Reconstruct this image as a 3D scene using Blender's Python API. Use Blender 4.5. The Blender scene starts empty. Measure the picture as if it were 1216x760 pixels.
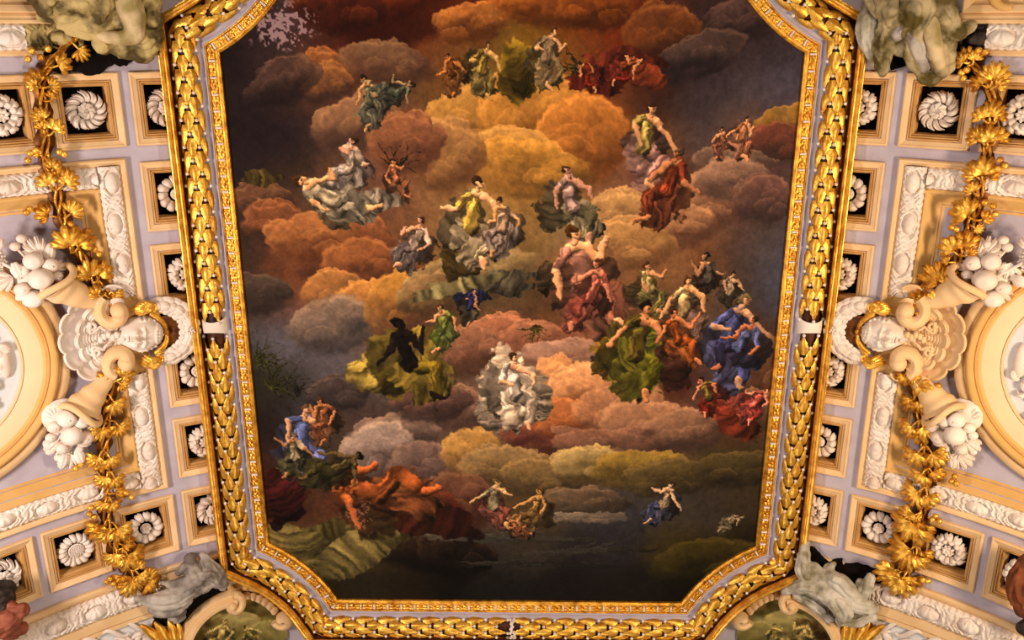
import bpy, bmesh, random
import numpy as np
from math import *
from mathutils import Vector, Matrix

# ---------------------------------------------------------------- room geometry
# The hall's vault: a flat centre 15.6 m above the floor, side coves of radius 8.3 m
# that start (s = 0) 4.95 m from the axis.  s = distance down the cove, t = distance
# along the hall from its middle (y = 4.6), h = relief towards the room.
EYE = 1.6; H = 14.0; R = 8.3; T0 = radians(24); XE = 4.95; YC = 4.6; LR = .6
rng = np.random.default_rng(11); random.seed(5)

def arr(*a):
    a = [np.asarray(v, float) for v in a]
    return np.broadcast_arrays(*a)
def cove(side):
    def f(P):
        s, t, h = P[:, 0], P[:, 1], P[:, 2]
        sp = np.maximum(s, 0); th = T0 + sp/R
        x = XE + R*(np.sin(th)-sin(T0)); z = H - R*(cos(T0)-np.cos(th))
        a = np.clip(s, -LR, 0)
        thn = T0*(1 + a/LR)
        k = T0/LR                       # ramp of the angle under the frame's edge
        x = x - (np.sin(T0)-np.sin(thn))/k
        z = z + (np.cos(thn)-np.cos(T0))/k
        x = x + np.minimum(s+LR, 0)
        th = np.where(s < 0, thn, th)
        X = side*(x - h*np.sin(th)); Z = z - h*np.cos(th) + EYE
        return np.stack([X, YC+t, Z], 1)
    return f
def frame_of(side, s, t):               # rotation matrix: local x = s, y = t, z = inward
    f = cove(side)
    o, a, b, n = f(np.array([[s, t, 0], [s+.01, t, 0], [s, t+.01, 0], [s, t, .01]]))
    ex = Vector(a-o).normalized(); ey = Vector(b-o).normalized(); ez = Vector(n-o).normalized()
    if side > 0: ey = -ey
    m = Matrix((ex, ey, ez)).transposed()
    return Vector(o), m.to_euler()
def flatmap(P):                          # painting's frame: x, y in metres, h downwards
    return np.stack([P[:, 0], P[:, 1], EYE+H-P[:, 2]], 1)
ident = lambda P: P

BASE=[(-3.805,-0.176,'2c2020'),(-3.312,-0.176,'4a3c3e'),(-2.571,-0.176,'4b1f12'),(-1.954,-0.176,'5a2210'),(-1.09,-0.176,'7a3c1c'),(-0.596,-0.176,'8a5424'),(0.144,-0.176,'7c4a20'),(0.885,-0.176,'8c4418'),(1.626,-0.176,'6a3016'),(2.366,-0.176,'4a2c26'),(3.107,-0.176,'3a2a2a'),(3.724,-0.176,'2c2224'),(-4.165,0.356,'1c1416'),(-3.603,0.356,'3a2c2e'),(-2.853,0.356,'4a302a'),(-2.228,0.356,'52200f'),(-1.603,0.356,'5a3222'),(-0.978,0.356,'7a5230'),(-0.479,0.356,'5f4c2c'),(0.146,0.356,'7c6420'),(0.771,0.356,'6a4a24'),(1.396,0.356,'6b2f18'),(2.146,0.356,'5a2c18'),(2.771,0.356,'33292c'),(3.395,0.356,'3d3033'),(4.02,0.356,'39323a'),(-4.16,0.964,'2a1f20'),(-3.4,0.964,'3c2c28'),(-2.766,0.964,'6a452e'),(-2.133,0.964,'5c4034'),(-1.499,0.964,'665038'),(-0.865,0.964,'6a4a22'),(-0.232,0.964,'8c6a30'),(0.148,0.964,'8c6820'),(0.782,0.964,'a07034'),(1.415,0.964,'7a4a2a'),(2.049,0.964,'33211f'),(2.809,0.964,'3a323a'),(3.57,0.964,'48444e'),(4.14,0.964,'4e4c60'),(-4.091,1.589,'241a1e'),(-3.448,1.589,'241c22'),(-2.741,1.589,'4e3c36'),(-2.163,1.589,'7a5a44'),(-1.649,1.589,'7a4e38'),(-1.006,1.589,'8c6038'),(-0.235,1.589,'a87838'),(0.407,1.589,'b07c3c'),(1.05,1.589,'a4642c'),(1.564,1.589,'8c5a34'),(2.335,1.589,'6a4c34'),(2.978,1.589,'4a4248'),(3.492,1.589,'6a5048'),(4.135,1.589,'5a4038'),(-4.15,2.231,'2a2022'),(-3.498,2.231,'3a2c24'),(-2.781,2.231,'5c4434'),(-2.194,2.231,'6c5040'),(-1.673,2.231,'7c5440'),(-1.021,2.231,'8c6c4a'),(-0.239,2.231,'a27c44'),(0.413,2.231,'a07838'),(1.065,2.231,'8a6038'),(1.717,2.231,'6e5044'),(2.369,2.231,'6a3a28'),(3.151,2.231,'6a5048'),(3.803,2.231,'5e4644'),(4.194,2.231,'4c3c3c'),(-4.211,2.893,'3c2c26'),(-3.681,2.893,'5c4232'),(-2.888,2.893,'6a503c'),(-2.226,2.893,'6c4a38'),(-1.697,2.893,'74543c'),(-1.036,2.893,'8c6c48'),(-0.374,2.893,'9a8454'),(0.155,2.893,'8a6c40'),(0.816,2.893,'8c7c58'),(1.478,2.893,'84644a'),(2.271,2.893,'7c5844'),(2.933,2.893,'7c5c48'),(3.726,2.893,'54423e'),(4.256,2.893,'4c4448'),(-4.273,3.574,'3a2c26'),(-3.602,3.574,'6a4026'),(-2.931,3.574,'7c4a2a'),(-2.259,3.574,'8a5636'),(-1.588,3.574,'7c5034'),(-0.917,3.574,'7a6038'),(-0.38,3.574,'7a6c48'),(0.157,3.574,'6a5434'),(0.963,3.574,'8a6248'),(1.768,3.574,'8a6448'),(2.439,3.574,'8c6848'),(3.111,3.574,'6a4830'),(3.782,3.574,'4c3e3a'),(4.319,3.574,'4c5268'),(-4.189,4.134,'3e2e2a'),(-3.645,4.134,'54403a'),(-2.966,4.134,'8a5a3a'),(-2.287,4.134,'9c6a34'),(-1.607,4.134,'8c5a38'),(-0.928,4.134,'4c4430'),(-0.249,4.134,'5e4a36'),(0.431,4.134,'4e3c28'),(1.11,4.134,'7c5a40'),(1.789,4.134,'6a4c30'),(2.469,4.134,'6a5038'),(3.284,4.134,'5a4a3a'),(3.963,4.134,'3a3236'),(4.303,4.134,'4c5064'),(-4.253,4.853,'4a484c'),(-3.701,4.853,'62606c'),(-3.011,4.853,'62606c'),(-2.321,4.853,'6c5648'),(-1.632,4.853,'4c3a38'),(-0.942,4.853,'6a5030'),(-0.252,4.853,'8a5a44'),(0.437,4.853,'7a5234'),(1.127,4.853,'7c5440'),(1.817,4.853,'5c4428'),(2.506,4.853,'6a4428'),(3.334,4.853,'5c4848'),(4.093,4.853,'4a3428'),(-4.178,5.594,'2c2a20'),(-3.618,5.594,'3a3836'),(-2.918,5.594,'605a62'),(-2.217,5.594,'5c5850'),(-1.657,5.594,'4a403c'),(-0.957,5.594,'5c4a40'),(-0.256,5.594,'7c6454'),(0.444,5.594,'8a7060'),(1.284,5.594,'8c5438'),(1.845,5.594,'6c5a18'),(2.685,5.594,'4c2c20'),(3.526,5.594,'4a3c3c'),(4.156,5.594,'5a4030'),(-4.102,6.358,'241c18'),(-3.533,6.358,'3a3a44'),(-2.964,6.358,'4a3c38'),(-2.252,6.358,'4a3c38'),(-1.541,6.358,'4c3e3c'),(-0.83,6.358,'7a6454'),(-0.118,6.358,'7a6858'),(0.451,6.358,'6a4034'),(1.305,6.358,'8a5c40'),(2.158,6.358,'7a5848'),(3.012,6.358,'6a4c40'),(3.724,6.358,'5a3424'),(4.221,6.358,'5a4432'),(-4.168,7.147,'3a241c'),(-3.589,7.147,'3a3a38'),(-3.011,7.147,'4a3a24'),(-2.288,7.147,'5c5048'),(-1.71,7.147,'6a5a58'),(-1.132,7.147,'6c5040'),(-0.554,7.147,'8a7040'),(0.169,7.147,'6a5a3a'),(1.036,7.147,'5c4c30'),(1.759,7.147,'8a7444'),(2.627,7.147,'6a5830'),(3.494,7.147,'3e3824'),(4.217,7.147,'3a3424'),(-4.235,7.962,'3a1414'),(-3.648,7.962,'4c3424'),(-3.06,7.962,'5a3424'),(-2.326,7.962,'5c2c1c'),(-1.591,7.962,'5c2818'),(-1.003,7.962,'5c4030'),(-0.416,7.962,'5c4838'),(0.319,7.962,'54442c'),(1.2,7.962,'3e3c3c'),(1.935,7.962,'3a3840'),(2.669,7.962,'44403a'),(3.404,7.962,'3a3430'),(4.138,7.962,'3a3226'),(-4.156,8.803,'5c5030'),(-3.409,8.803,'5a4c28'),(-2.663,8.803,'4c4224'),(-1.916,8.803,'2a2018'),(-1.169,8.803,'1c1410'),(-0.572,8.803,'3a3430'),(0.324,8.803,'3a342c'),(1.22,8.803,'2a2628'),(1.967,8.803,'2c2a30'),(2.863,8.803,'3a3218'),(3.759,8.803,'2c2614'),(4.281,8.803,'1c160e'),(-3.612,9.585,'241e0c'),(-2.703,9.585,'2a2418'),(-1.945,9.585,'241c10'),(-1.187,9.585,'14100c'),(-0.126,9.585,'1c1a18'),(1.087,9.585,'1a1616'),(2.148,9.585,'1c1814'),(3.209,9.585,'14100a')]
PUFFS=[(-1.704,-0.258,1.355,0.69,-8,'6e3018','3c180e'),(-2.566,-0.258,0.739,0.444,10,'5e2c1a','38170f'),(-0.598,-0.024,0.619,0.322,-12,'a8703a','6a4020'),(0.514,-0.258,0.862,0.37,10,'a0622a','603418'),(1.192,-0.234,0.616,0.419,15,'8c5222','542c14'),(2.264,0.237,0.698,0.548,20,'6a4022','40261a'),(3.363,-0.059,0.681,0.371,-20,'54403e','2e2426'),(2.778,0.477,0.752,0.351,-25,'4c3c3a','2c2428'),(-2.881,0.78,0.631,0.429,-15,'8a5a34','4a342c'),(-2.822,0.841,0.455,0.329,0,'8c6038','4e3830'),(-3.454,0.841,0.632,0.379,-30,'4c3a34','2c2022'),(-1.861,0.537,0.753,0.326,10,'7c6048','5c4034'),(-2.413,1.462,0.769,0.461,-30,'8a6a50','5c4438'),(-0.619,1.462,0.897,0.615,-20,'b08848','805a30'),(0.405,1.337,0.895,0.767,0,'bc8c44','8a5e2c'),(1.053,1.716,0.773,0.773,20,'b47c3c','80502a'),(-0.108,1.972,0.856,0.519,0,'b89050','866036'),(0.283,2.166,1.042,0.521,10,'b48840','7c5c30'),(-1.015,1.972,0.648,0.648,-10,'a07c50','7a5638'),(-1.656,1.779,0.645,0.516,0,'8c6044','6a4434'),(4.123,1.462,0.513,0.333,-20,'8a6c34','5a4030'),(4.082,1.716,0.516,0.361,0,'6a4034','44302c'),(3.392,1.972,0.7,0.207,5,'8c7464','5c4844'),(-3.923,2.626,0.526,0.316,0,'6a4c38','44302a'),(-3.692,3.027,0.637,0.398,10,'7c5034','463028'),(-2.788,3.436,1.071,0.642,5,'8a5a3a','54362a'),(-3.109,3.231,0.8,0.48,0,'9a6a40','6a4028'),(-2.266,3.713,0.808,0.485,15,'8c5c38','5c3828'),(-2.83,4.134,0.598,0.462,0,'a07444','6a4c38'),(-2.225,4.276,0.681,0.436,-5,'b8864a','7a5034'),(-2.933,4.707,0.825,0.55,-20,'7c6c60','504a4c'),(-4.189,4.134,0.679,0.408,0,'4c4038','362c28'),(-1.89,4.419,0.547,0.683,10,'b08440','6c4a38'),(1.742,2.893,0.794,0.45,0,'a8885c','7a5a40'),(2.986,2.692,0.922,0.5,-10,'a07c60','6a4c40'),(2.543,3.027,0.743,0.451,0,'a88060','6e4e3c'),(1.827,3.368,0.882,0.454,0,'b08c5c','7a583a'),(3.417,2.297,0.653,0.366,0,'8c7060','5c4844'),(3.902,2.626,0.526,0.447,0,'6c504a','483838'),(-0.652,3.852,1.215,0.459,-12,'a89468','5e4c34'),(-1.2,4.134,0.815,0.408,-20,'8c7450','5c4630'),(-0.252,4.853,0.69,0.414,-10,'a87458','6c4434'),(0.439,4.999,0.83,0.415,0,'9a6c54','6a4434'),(-0.67,5.146,0.555,0.555,0,'8a6450','5c4034'),(0.997,5.22,0.973,0.361,0,'a48474','74544a'),(-0.898,6.203,0.652,0.482,10,'8a6c5c','54403a'),(-1.98,6.671,0.802,0.487,-15,'8a7468','4c403e'),(-2.281,6.987,0.72,0.634,-35,'9c8c84','5a4c4a'),(-1.571,7.308,0.638,0.58,0,'74605a','4c3e3c'),(-1.39,6.049,0.707,0.424,0,'6c5048','3c2e2c'),(-2.936,5.897,0.564,0.338,0,'4c4240','302828'),(0.454,6.671,0.716,0.515,0,'7c4c3c','54302a'),(0.731,6.049,0.566,0.792,-10,'c89466','8a5434'),(1.293,5.897,0.789,0.62,10,'cc9c70','8c5c40'),(0.878,6.358,0.711,0.427,0,'b07448','7a4830'),(1.868,6.203,0.851,0.624,0,'b08464','70503e'),(2.308,6.514,0.913,0.542,10,'a07a60','5e463c'),(2.883,6.592,0.715,0.486,0,'8c6c58','503e38'),(1.604,6.828,1.005,0.345,5,'8a6654','54403a'),(4.073,5.444,0.559,0.698,0,'7c5c44','54382a'),(4.208,6.203,0.482,0.426,0,'7a6048','4c3a2c'),(-0.696,6.987,0.576,0.576,0,'b08c50','7a5c38'),(-0.12,7.308,0.87,0.522,0,'8a7450','5a4a34'),(0.461,7.47,0.727,0.436,10,'7c6844','4c4030'),(1.328,7.227,0.724,0.434,0,'a89464','5c4e30'),(2.2,7.308,0.87,0.435,0,'8c7638','4a3e28'),(2.789,7.47,0.873,0.407,-5,'5c5030','342c20'),(3.795,7.308,0.87,0.377,0,'4e4428','2e2820'),(1.2,7.962,0.881,0.353,0,'6a5a48','3c342e'),(-1.003,7.962,0.735,0.735,-20,'6c4c3c','4a2c20'),(-1.891,8.128,1.179,0.649,10,'6a3420','38180f'),(-1.617,8.803,1.195,0.597,10,'332618','140e0a'),(-1.023,8.975,0.749,0.599,30,'2c2018','120c08'),(3.483,9.148,1.203,0.511,-5,'3c3614','1c180c'),(0.025,8.633,1.637,0.074,0,'5c5850','2c2a28'),(1.372,8.889,1.346,0.06,-2,'4a4844','24221f'),(0.477,9.148,1.503,0.06,2,'3a3834','1c1a18'),(1.354,8.211,0.738,0.118,0,'8c8074','5c544c')]
CLOTH=[(-3.1,8.633,1.637,0.506,-20,'7a7034',20,9),(-3.857,8.803,0.747,0.448,20,'746a38',60,6),(-2.663,8.803,0.896,0.388,-30,'8a7e44',-20,6),(-1.786,5.294,0.835,0.64,10,'a89030',40,7),(-2.211,5.444,0.559,0.419,-20,'b09a3c',70,5),(-1.377,5.594,0.504,0.336,10,'8c7c2c',10,5),(-2.32,7.83,0.674,0.234,12,'8c5028',10,3),(-3.889,2.231,0.287,0.13,0,'6a5826',0,3),(-0.116,5.669,0.561,0.617,20,'dcc8b0',60,6),(0.235,5.897,0.564,0.507,0,'ccbcaa',110,6),(-0.26,6.203,0.426,0.369,0,'b8a898',60,5),(3.724,6.358,0.512,0.256,35,'8c3420',30,4),(3.839,6.019,0.424,0.17,10,'b05048',10,4),(2.181,5.294,0.613,0.613,20,'6c7420',70,6),(1.758,5.146,0.472,0.416,-30,'8c6c1c',50,5),(2.669,5.294,0.362,0.501,0,'4a2820',80,4),(1.715,0.537,0.577,0.226,10,'7c2c1c',10,5),(1.283,0.78,0.454,0.202,0,'6c2018',10,4),(2.038,0.719,0.378,0.176,20,'8a3a1c',20,3),(0.084,0.695,0.353,0.453,0,'8c7418',90,3),(0.084,0.695,0.252,0.34,0,'6e5a16',60,4),(-4.075,7.797,0.527,0.586,10,'4a1614',60,5),(-1.38,8.295,0.887,0.384,15,'4c1e14',10,4),(0.563,3.852,0.27,0.324,0,'4a3a26',60,4),(-0.112,3.922,0.46,0.243,0,'5c5848',30,5),(-0.657,4.162,0.272,0.218,0,'22285c',40,3),(1.216,3.0,0.239,0.159,30,'26245c',40,3),(-0.78,3.436,0.348,0.589,15,'6a5420',80,5),(-0.925,3.993,0.813,0.135,-15,'8a8458',0,4),(-2.213,2.626,0.526,0.21,-10,'a89e8c',10,5)]
FIG=[(-2.137,1.063,0.787,-20,1,'a8845c','6c6c54','6a6a5c','2a1c14'),(-1.753,0.964,0.634,60,1,'8c7858','5c6450','5a5c50','2a2014'),(-0.481,0.597,0.829,15,0,'b0905c','7c6a34','8c7a44','4a3420'),(-0.885,0.658,0.629,-25,1,'a8703c','7a4c24','8a5a2c','3a2414'),(0.497,0.428,0.876,20,0,'b89068','9a8468','8c7854','4a3018'),(1.154,0.658,0.503,-50,1,'a87850','8a3c24','7c2c1c','3a2414'),(1.679,0.573,0.578,60,0,'b0805c','8a4a2c','7c2c20','3a2418'),(-2.472,2.075,0.935,10,1,'c0947c','b0a090','a49a94','3c2818'),(-1.83,2.257,0.626,-5,0,'b07a54','a06a4a','8c5c40','3a2010'),(-2.843,2.599,1.262,-48,0,'c89c70','b0a48c','98907c','4a3018'),(-0.692,2.92,1.456,8,0,'cca078','c0a450','b0a080','3a2818'),(-0.137,3.0,0.955,-5,1,'b88c60','a08870','8c7c74','3a2818'),(-1.525,3.299,0.934,15,1,'b88c70','a89484','7c7070','4c3c28'),(0.891,2.652,1.211,0,0,'a8806c','9c8480','8a8264','3a2c1c'),(1.981,1.716,1.289,15,0,'b88c68','a09054','94706c','3a2418'),(2.456,2.388,1.256,10,1,'9c6c4c','7c3c24','84442a','5c4c3c'),(3.217,1.69,0.489,-10,1,'b48464','a06c50','8c5c48','2c1c10'),(3.468,1.614,0.643,10,0,'b88864','b07c58','a06c54','2c1c10'),(1.132,3.908,1.893,-14,0,'cc9c74','b08070','9a6450','4a3014'),(1.327,4.134,1.223,5,1,'b07860','9c5c50','8c4c40','5a3a1c'),(2.192,4.021,0.895,0,0,'b08460','9c8c60','7c7444','4a3018'),(3.156,3.852,0.837,0,1,'9c785c','5c544c','3c3028','1c1410'),(3.496,4.063,0.678,10,0,'a08468','9c8c78','3c342c','2c2418'),(2.728,4.39,1.175,5,0,'bc9068','a8946c','8c7064','4a2c14'),(1.991,5.058,1.718,12,0,'b48058','5a5020','7a7820','1c120c'),(2.672,4.853,1.021,-10,0,'a8704c','8c4c24','9a5424','3a2010'),(3.502,4.882,1.629,8,0,'a08068','545a90','4c5288','6c6040'),(3.759,4.999,1.107,20,1,'9c6448','545c88','3c3a60','3a2c1c'),(-1.104,4.678,0.77,-12,1,'b88864','7c8440','6c7c38','3a2414'),(-0.713,4.304,0.6,30,0,'a88060','343060','4a4438','1a1820'),(-1.757,5.265,1.558,-10,0,'1c1410','1c1410','8a7828','0e0a08'),(-0.004,5.775,1.35,10,0,'d0a080','d0c4b8','d4c4b0','3a2818'),(-3.615,6.702,1.375,14,0,'b08868','5c6898','6870a8','5c4430'),(-3.132,6.327,0.853,-10,1,'a8744c','8c5c3c','7c5034','4a3020'),(-3.693,6.987,0.865,0,1,'8c6848','8c8068','4c4c34','5c5850'),(-2.463,7.764,2.049,-66,0,'a86034','a05c30','8c5028','1a100c'),(-3.021,7.308,1.16,50,1,'5c4c30','4c4428','44401f','1a140c'),(-0.357,7.929,0.969,0,0,'b09068','8c8468','8c5448','6a5430'),(0.379,8.094,0.972,5,1,'a88454','8c7044','7c6038','5c4424'),(0.055,8.429,0.534,-40,0,'a87c54','94603c','8c5c3c','4a3018'),(2.668,7.929,0.852,10,1,'b8987c','9c886c','4c5070','2c2014'),(3.838,8.261,0.502,70,0,'8c8068','7c7058','6c6450','4c4430'),(3.292,5.866,0.704,-25,1,'b0785c','7c6c34','8a3420','2c1c10'),(4.051,6.019,0.707,40,0,'b8806c','b05a54','a04440','4c2c1c')]
FRONDS=[(-1.827,2.166,0.521,-75,'28240f',5),(-4.292,5.294,0.64,-20,'3c3c18',7),(-4.082,5.775,0.759,-35,'34341a',7),(-3.613,5.897,0.423,-80,'2a2620',5),(-1.233,5.444,0.475,200,'4a4422',5),(1.025,0.537,0.376,150,'34341a',6),(0.367,4.635,0.357,90,'5a5420',6),(-3.851,8.718,0.447,20,'3a321c',4)]
SCULPT={'TL': [[(1.649,-5.074,0.3,0.34),(1.519,-4.904,0.34,0.3),(1.661,-4.774,0.24,0.18),(1.764,-4.731,0.18,0.1)],[(1.275,-5.142,0.4,0.4),(1.164,-4.928,0.42,0.36),(1.14,-4.689,0.34,0.24)],[(1.692,-4.687,0.22,0.08),(1.447,-4.6,0.3,0.1),(1.187,-4.511,0.34,0.1),(0.932,-4.6,0.38,0.09),(0.836,-4.822,0.4,0.08),(0.833,-5.02,0.4,0.08)],[(1.502,-4.838,0.38,0.08),(1.38,-4.665,0.42,0.07),(1.169,-4.589,0.44,0.07),(0.974,-4.689,0.44,0.06)],[(1.374,-4.903,0.46,0.07),(1.268,-4.752,0.5,0.06),(1.094,-4.71,0.5,0.06)],[(0.707,-5.11,0.4,0.34),(0.689,-4.879,0.38,0.28),(0.737,-4.667,0.36,0.22)],[(0.447,-5.024,0.45,0.2),(0.31,-4.961,0.4,0.14),(0.254,-5.028,0.4,0.1)],[(1.07,-4.354,0.32,0.14),(1.005,-4.284,0.28,0.1)],[(0.871,-4.283,0.3,0.14),(0.687,-4.234,0.26,0.12),(0.503,-4.209,0.26,0.12)],[(0.749,-4.374,0.34,0.2),(0.491,-4.348,0.3,0.2),(0.387,-4.463,0.34,0.16)],[(0.44,-4.487,0.42,0.06),(0.418,-4.325,0.36,0.05),(0.363,-4.231,0.3,0.05)],[(0.733,-4.42,0.44,0.04),(0.754,-4.26,0.36,0.04),(0.768,-4.167,0.28,0.03)]],'TLa': [[(0.692,-4.908,0.62,0.2),(0.645,-4.733,0.62,0.2),(0.636,-4.578,0.58,0.16),(0.648,-4.466,0.56,0.14),(0.816,-4.422,0.54,0.11),(0.994,-4.434,0.5,0.09),(1.095,-4.467,0.44,0.07)],[(0.648,-4.466,0.56,0.1),(0.653,-4.352,0.48,0.05)]],'TLh': [[(0.39,-4.757,0.48,0.14),(0.377,-4.668,0.48,0.13)],[(0.285,-4.691,0.42,0.09),(0.306,-4.6,0.4,0.07)],[(0.317,-4.937,0.45,0.12),(0.257,-5.006,0.4,0.1)]],'TRw': [[(0.311,-4.805,0.3,0.12),(0.298,-4.543,0.32,0.17),(0.37,-4.312,0.3,0.14),(0.471,-4.09,0.22,0.07)]],'TRi': [[(0.759,-4.467,0.56,0.1),(0.843,-4.556,0.58,0.1),(0.965,-4.49,0.56,0.12),(1.053,-4.312,0.52,0.11),(1.164,-4.064,0.42,0.09)]],'TRa': [[(1.18,-4.665,0.62,0.12),(1.254,-4.469,0.62,0.12),(1.321,-4.272,0.58,0.1),(1.379,-4.093,0.5,0.08)]],'TR': [[(0.626,-5.022,0.45,0.3),(0.728,-4.767,0.45,0.3),(0.656,-4.578,0.42,0.2)],[(0.626,-4.656,0.45,0.16),(0.558,-4.43,0.42,0.17),(0.556,-4.2,0.36,0.13),(0.58,-3.93,0.28,0.05)],[(0.677,-4.374,0.38,0.12),(0.779,-4.283,0.36,0.1),(0.909,-4.353,0.36,0.14),(1.013,-4.24,0.34,0.1)],[(0.956,-4.994,0.5,0.32),(1.018,-4.732,0.52,0.28),(0.971,-4.556,0.5,0.2),(0.983,-4.354,0.4,0.16),(1.1,-4.082,0.32,0.12),(1.265,-3.832,0.28,0.08)],[(1.155,-4.709,0.5,0.16),(1.231,-4.49,0.5,0.13),(1.301,-4.269,0.46,0.12),(1.394,-4.023,0.4,0.09)],[(1.423,-4.02,0.3,0.1),(1.326,-3.904,0.3,0.1),(1.239,-3.854,0.28,0.09)],[(1.202,-4.97,0.46,0.26),(1.34,-4.763,0.44,0.18),(1.446,-4.6,0.4,0.13),(1.559,-4.535,0.36,0.09),(1.67,-4.6,0.3,0.07)],[(1.334,-4.489,0.3,0.14),(1.435,-4.245,0.3,0.12),(1.461,-4.043,0.28,0.1)],[(0.367,-5.048,0.45,0.2),(0.491,-4.846,0.5,0.15),(0.602,-4.712,0.5,0.1)],[(1.087,-4.817,0.6,0.05),(1.128,-4.545,0.62,0.05),(1.186,-4.324,0.5,0.05)],[(0.898,-4.71,0.62,0.05),(0.819,-4.533,0.55,0.06),(0.76,-4.353,0.46,0.05)]],'BL': [[(0.754,4.113,0.2,0.1),(0.706,4.361,0.26,0.15),(0.651,4.59,0.3,0.2)],[(0.538,4.111,0.2,0.07),(0.469,4.286,0.28,0.13),(0.38,4.49,0.32,0.16),(0.28,4.702,0.3,0.1)],[(0.577,4.373,0.42,0.09),(0.476,4.357,0.44,0.1),(0.41,4.501,0.4,0.08)],[(1.268,4.362,0.28,0.05),(1.093,4.411,0.3,0.05),(0.872,4.412,0.34,0.07),(0.699,4.388,0.36,0.09)],[(0.98,4.284,0.24,0.05),(0.828,4.2,0.24,0.09),(0.727,4.287,0.26,0.12)],[(1.688,4.54,0.24,0.06),(1.509,4.603,0.28,0.1),(1.271,4.67,0.32,0.15),(0.986,4.658,0.34,0.17),(0.75,4.59,0.36,0.17)],[(1.472,4.842,0.24,0.08),(1.288,4.889,0.28,0.12),(1.122,4.905,0.3,0.13),(0.911,4.798,0.32,0.13)],[(1.185,5.148,0.2,0.08),(1.102,5.179,0.2,0.09),(1.012,5.037,0.26,0.1)],[(1.303,4.777,0.4,0.05),(1.049,4.686,0.48,0.05),(0.779,4.597,0.5,0.05)],[(1.134,4.483,0.38,0.05),(0.904,4.48,0.46,0.05),(0.67,4.443,0.48,0.05)]],'BR': [[(0.269,3.924,0.22,0.08),(0.255,4.156,0.26,0.11),(0.269,4.382,0.3,0.13),(0.4,4.485,0.32,0.14),(0.63,4.404,0.34,0.12)],[(-0.011,4.946,0.26,0.07),(0.134,4.782,0.32,0.09),(0.335,4.649,0.36,0.11),(0.574,4.634,0.38,0.14),(0.764,4.684,0.42,0.17)],[(0.433,4.297,0.28,0.08),(0.562,4.381,0.3,0.08)],[(0.688,4.311,0.24,0.09),(0.761,4.188,0.24,0.05)],[(0.714,4.378,0.34,0.12),(0.895,4.364,0.38,0.13),(1.115,4.523,0.38,0.12),(1.294,4.65,0.34,0.1)],[(0.846,4.67,0.4,0.18),(1.078,4.835,0.44,0.17),(1.039,5.123,0.38,0.12)],[(1.135,4.729,0.36,0.14),(1.333,4.735,0.34,0.13),(1.524,4.752,0.3,0.11)],[(1.09,5.13,0.34,0.12),(1.333,5.063,0.3,0.11),(1.543,4.941,0.28,0.09)],[(1.28,4.612,0.3,0.1),(1.366,4.425,0.28,0.11),(1.394,4.229,0.26,0.07)],[(1.207,4.516,0.28,0.07),(1.243,4.382,0.26,0.06)],[(0.23,4.948,0.26,0.1),(0.446,4.962,0.3,0.12),(0.663,5.064,0.3,0.12),(0.799,5.226,0.3,0.11)],[(0.638,4.608,0.5,0.04),(0.883,4.694,0.56,0.04),(0.932,4.984,0.5,0.04)],[(1.068,4.634,0.5,0.04),(1.305,4.741,0.46,0.04),(1.526,4.792,0.4,0.04)]],'EL': [[(3.914,3.851,0.4,0.22),(3.74,3.856,0.4,0.2),(3.639,3.811,0.42,0.14),(3.651,3.636,0.4,0.07)],[(3.588,3.769,0.5,0.09),(3.489,3.79,0.5,0.09)],[(3.685,4.125,0.34,0.16),(3.529,4.199,0.3,0.12)]],'ELd': [[(3.836,3.388,0.35,0.2),(3.665,3.421,0.34,0.16),(3.612,3.643,0.3,0.1)],[(3.808,3.629,0.3,0.16),(3.704,3.744,0.3,0.1)]],'ER': [[(3.72,2.933,0.4,0.16),(3.661,3.183,0.42,0.16),(3.685,3.442,0.4,0.18),(3.773,3.661,0.4,0.16)]],'ERd': [[(3.885,3.973,0.3,0.14),(3.77,4.097,0.24,0.1)]]}
SLAB={'TL': [(1.76,-4.312),(1.643,-4.377),(1.346,-4.488),(1.116,-4.555),(0.684,-4.6),(0.215,-4.483),(0.247,-4.2),(0.364,-4.201),(0.44,-4.155),(0.627,-4.134),(0.754,-4.042),(0.835,-4.032),(0.91,-4.069),(1.007,-4.024),(1.132,-3.934),(1.224,-3.913),(1.334,-3.928),(1.394,-3.975),(1.658,-3.971),(1.821,-4.043),(1.841,-4.201)],'TR': [(0.595,-4.251),(0.808,-4.37),(1.365,-4.375),(1.519,-4.444),(1.708,-4.333),(1.806,-4.245),(1.806,-3.953),(1.71,-3.87),(1.474,-3.989),(0.956,-4.105),(0.858,-4.068),(0.795,-4.02),(0.661,-3.993)],'BR': [(0.219,4.117),(0.372,4.075),(0.527,4.199),(0.61,4.31),(0.754,4.197),(0.875,4.142),(0.874,4.26),(1.115,4.163),(1.421,4.171),(1.72,4.157),(1.678,4.47),(1.524,4.799),(1.086,4.899),(0.582,4.866)],'BL': [(1.072,4.699),(0.232,4.318),(0.129,4.449),(0.152,4.998),(0.823,5.57),(1.156,5.443),(1.499,5.218)]}
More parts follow.
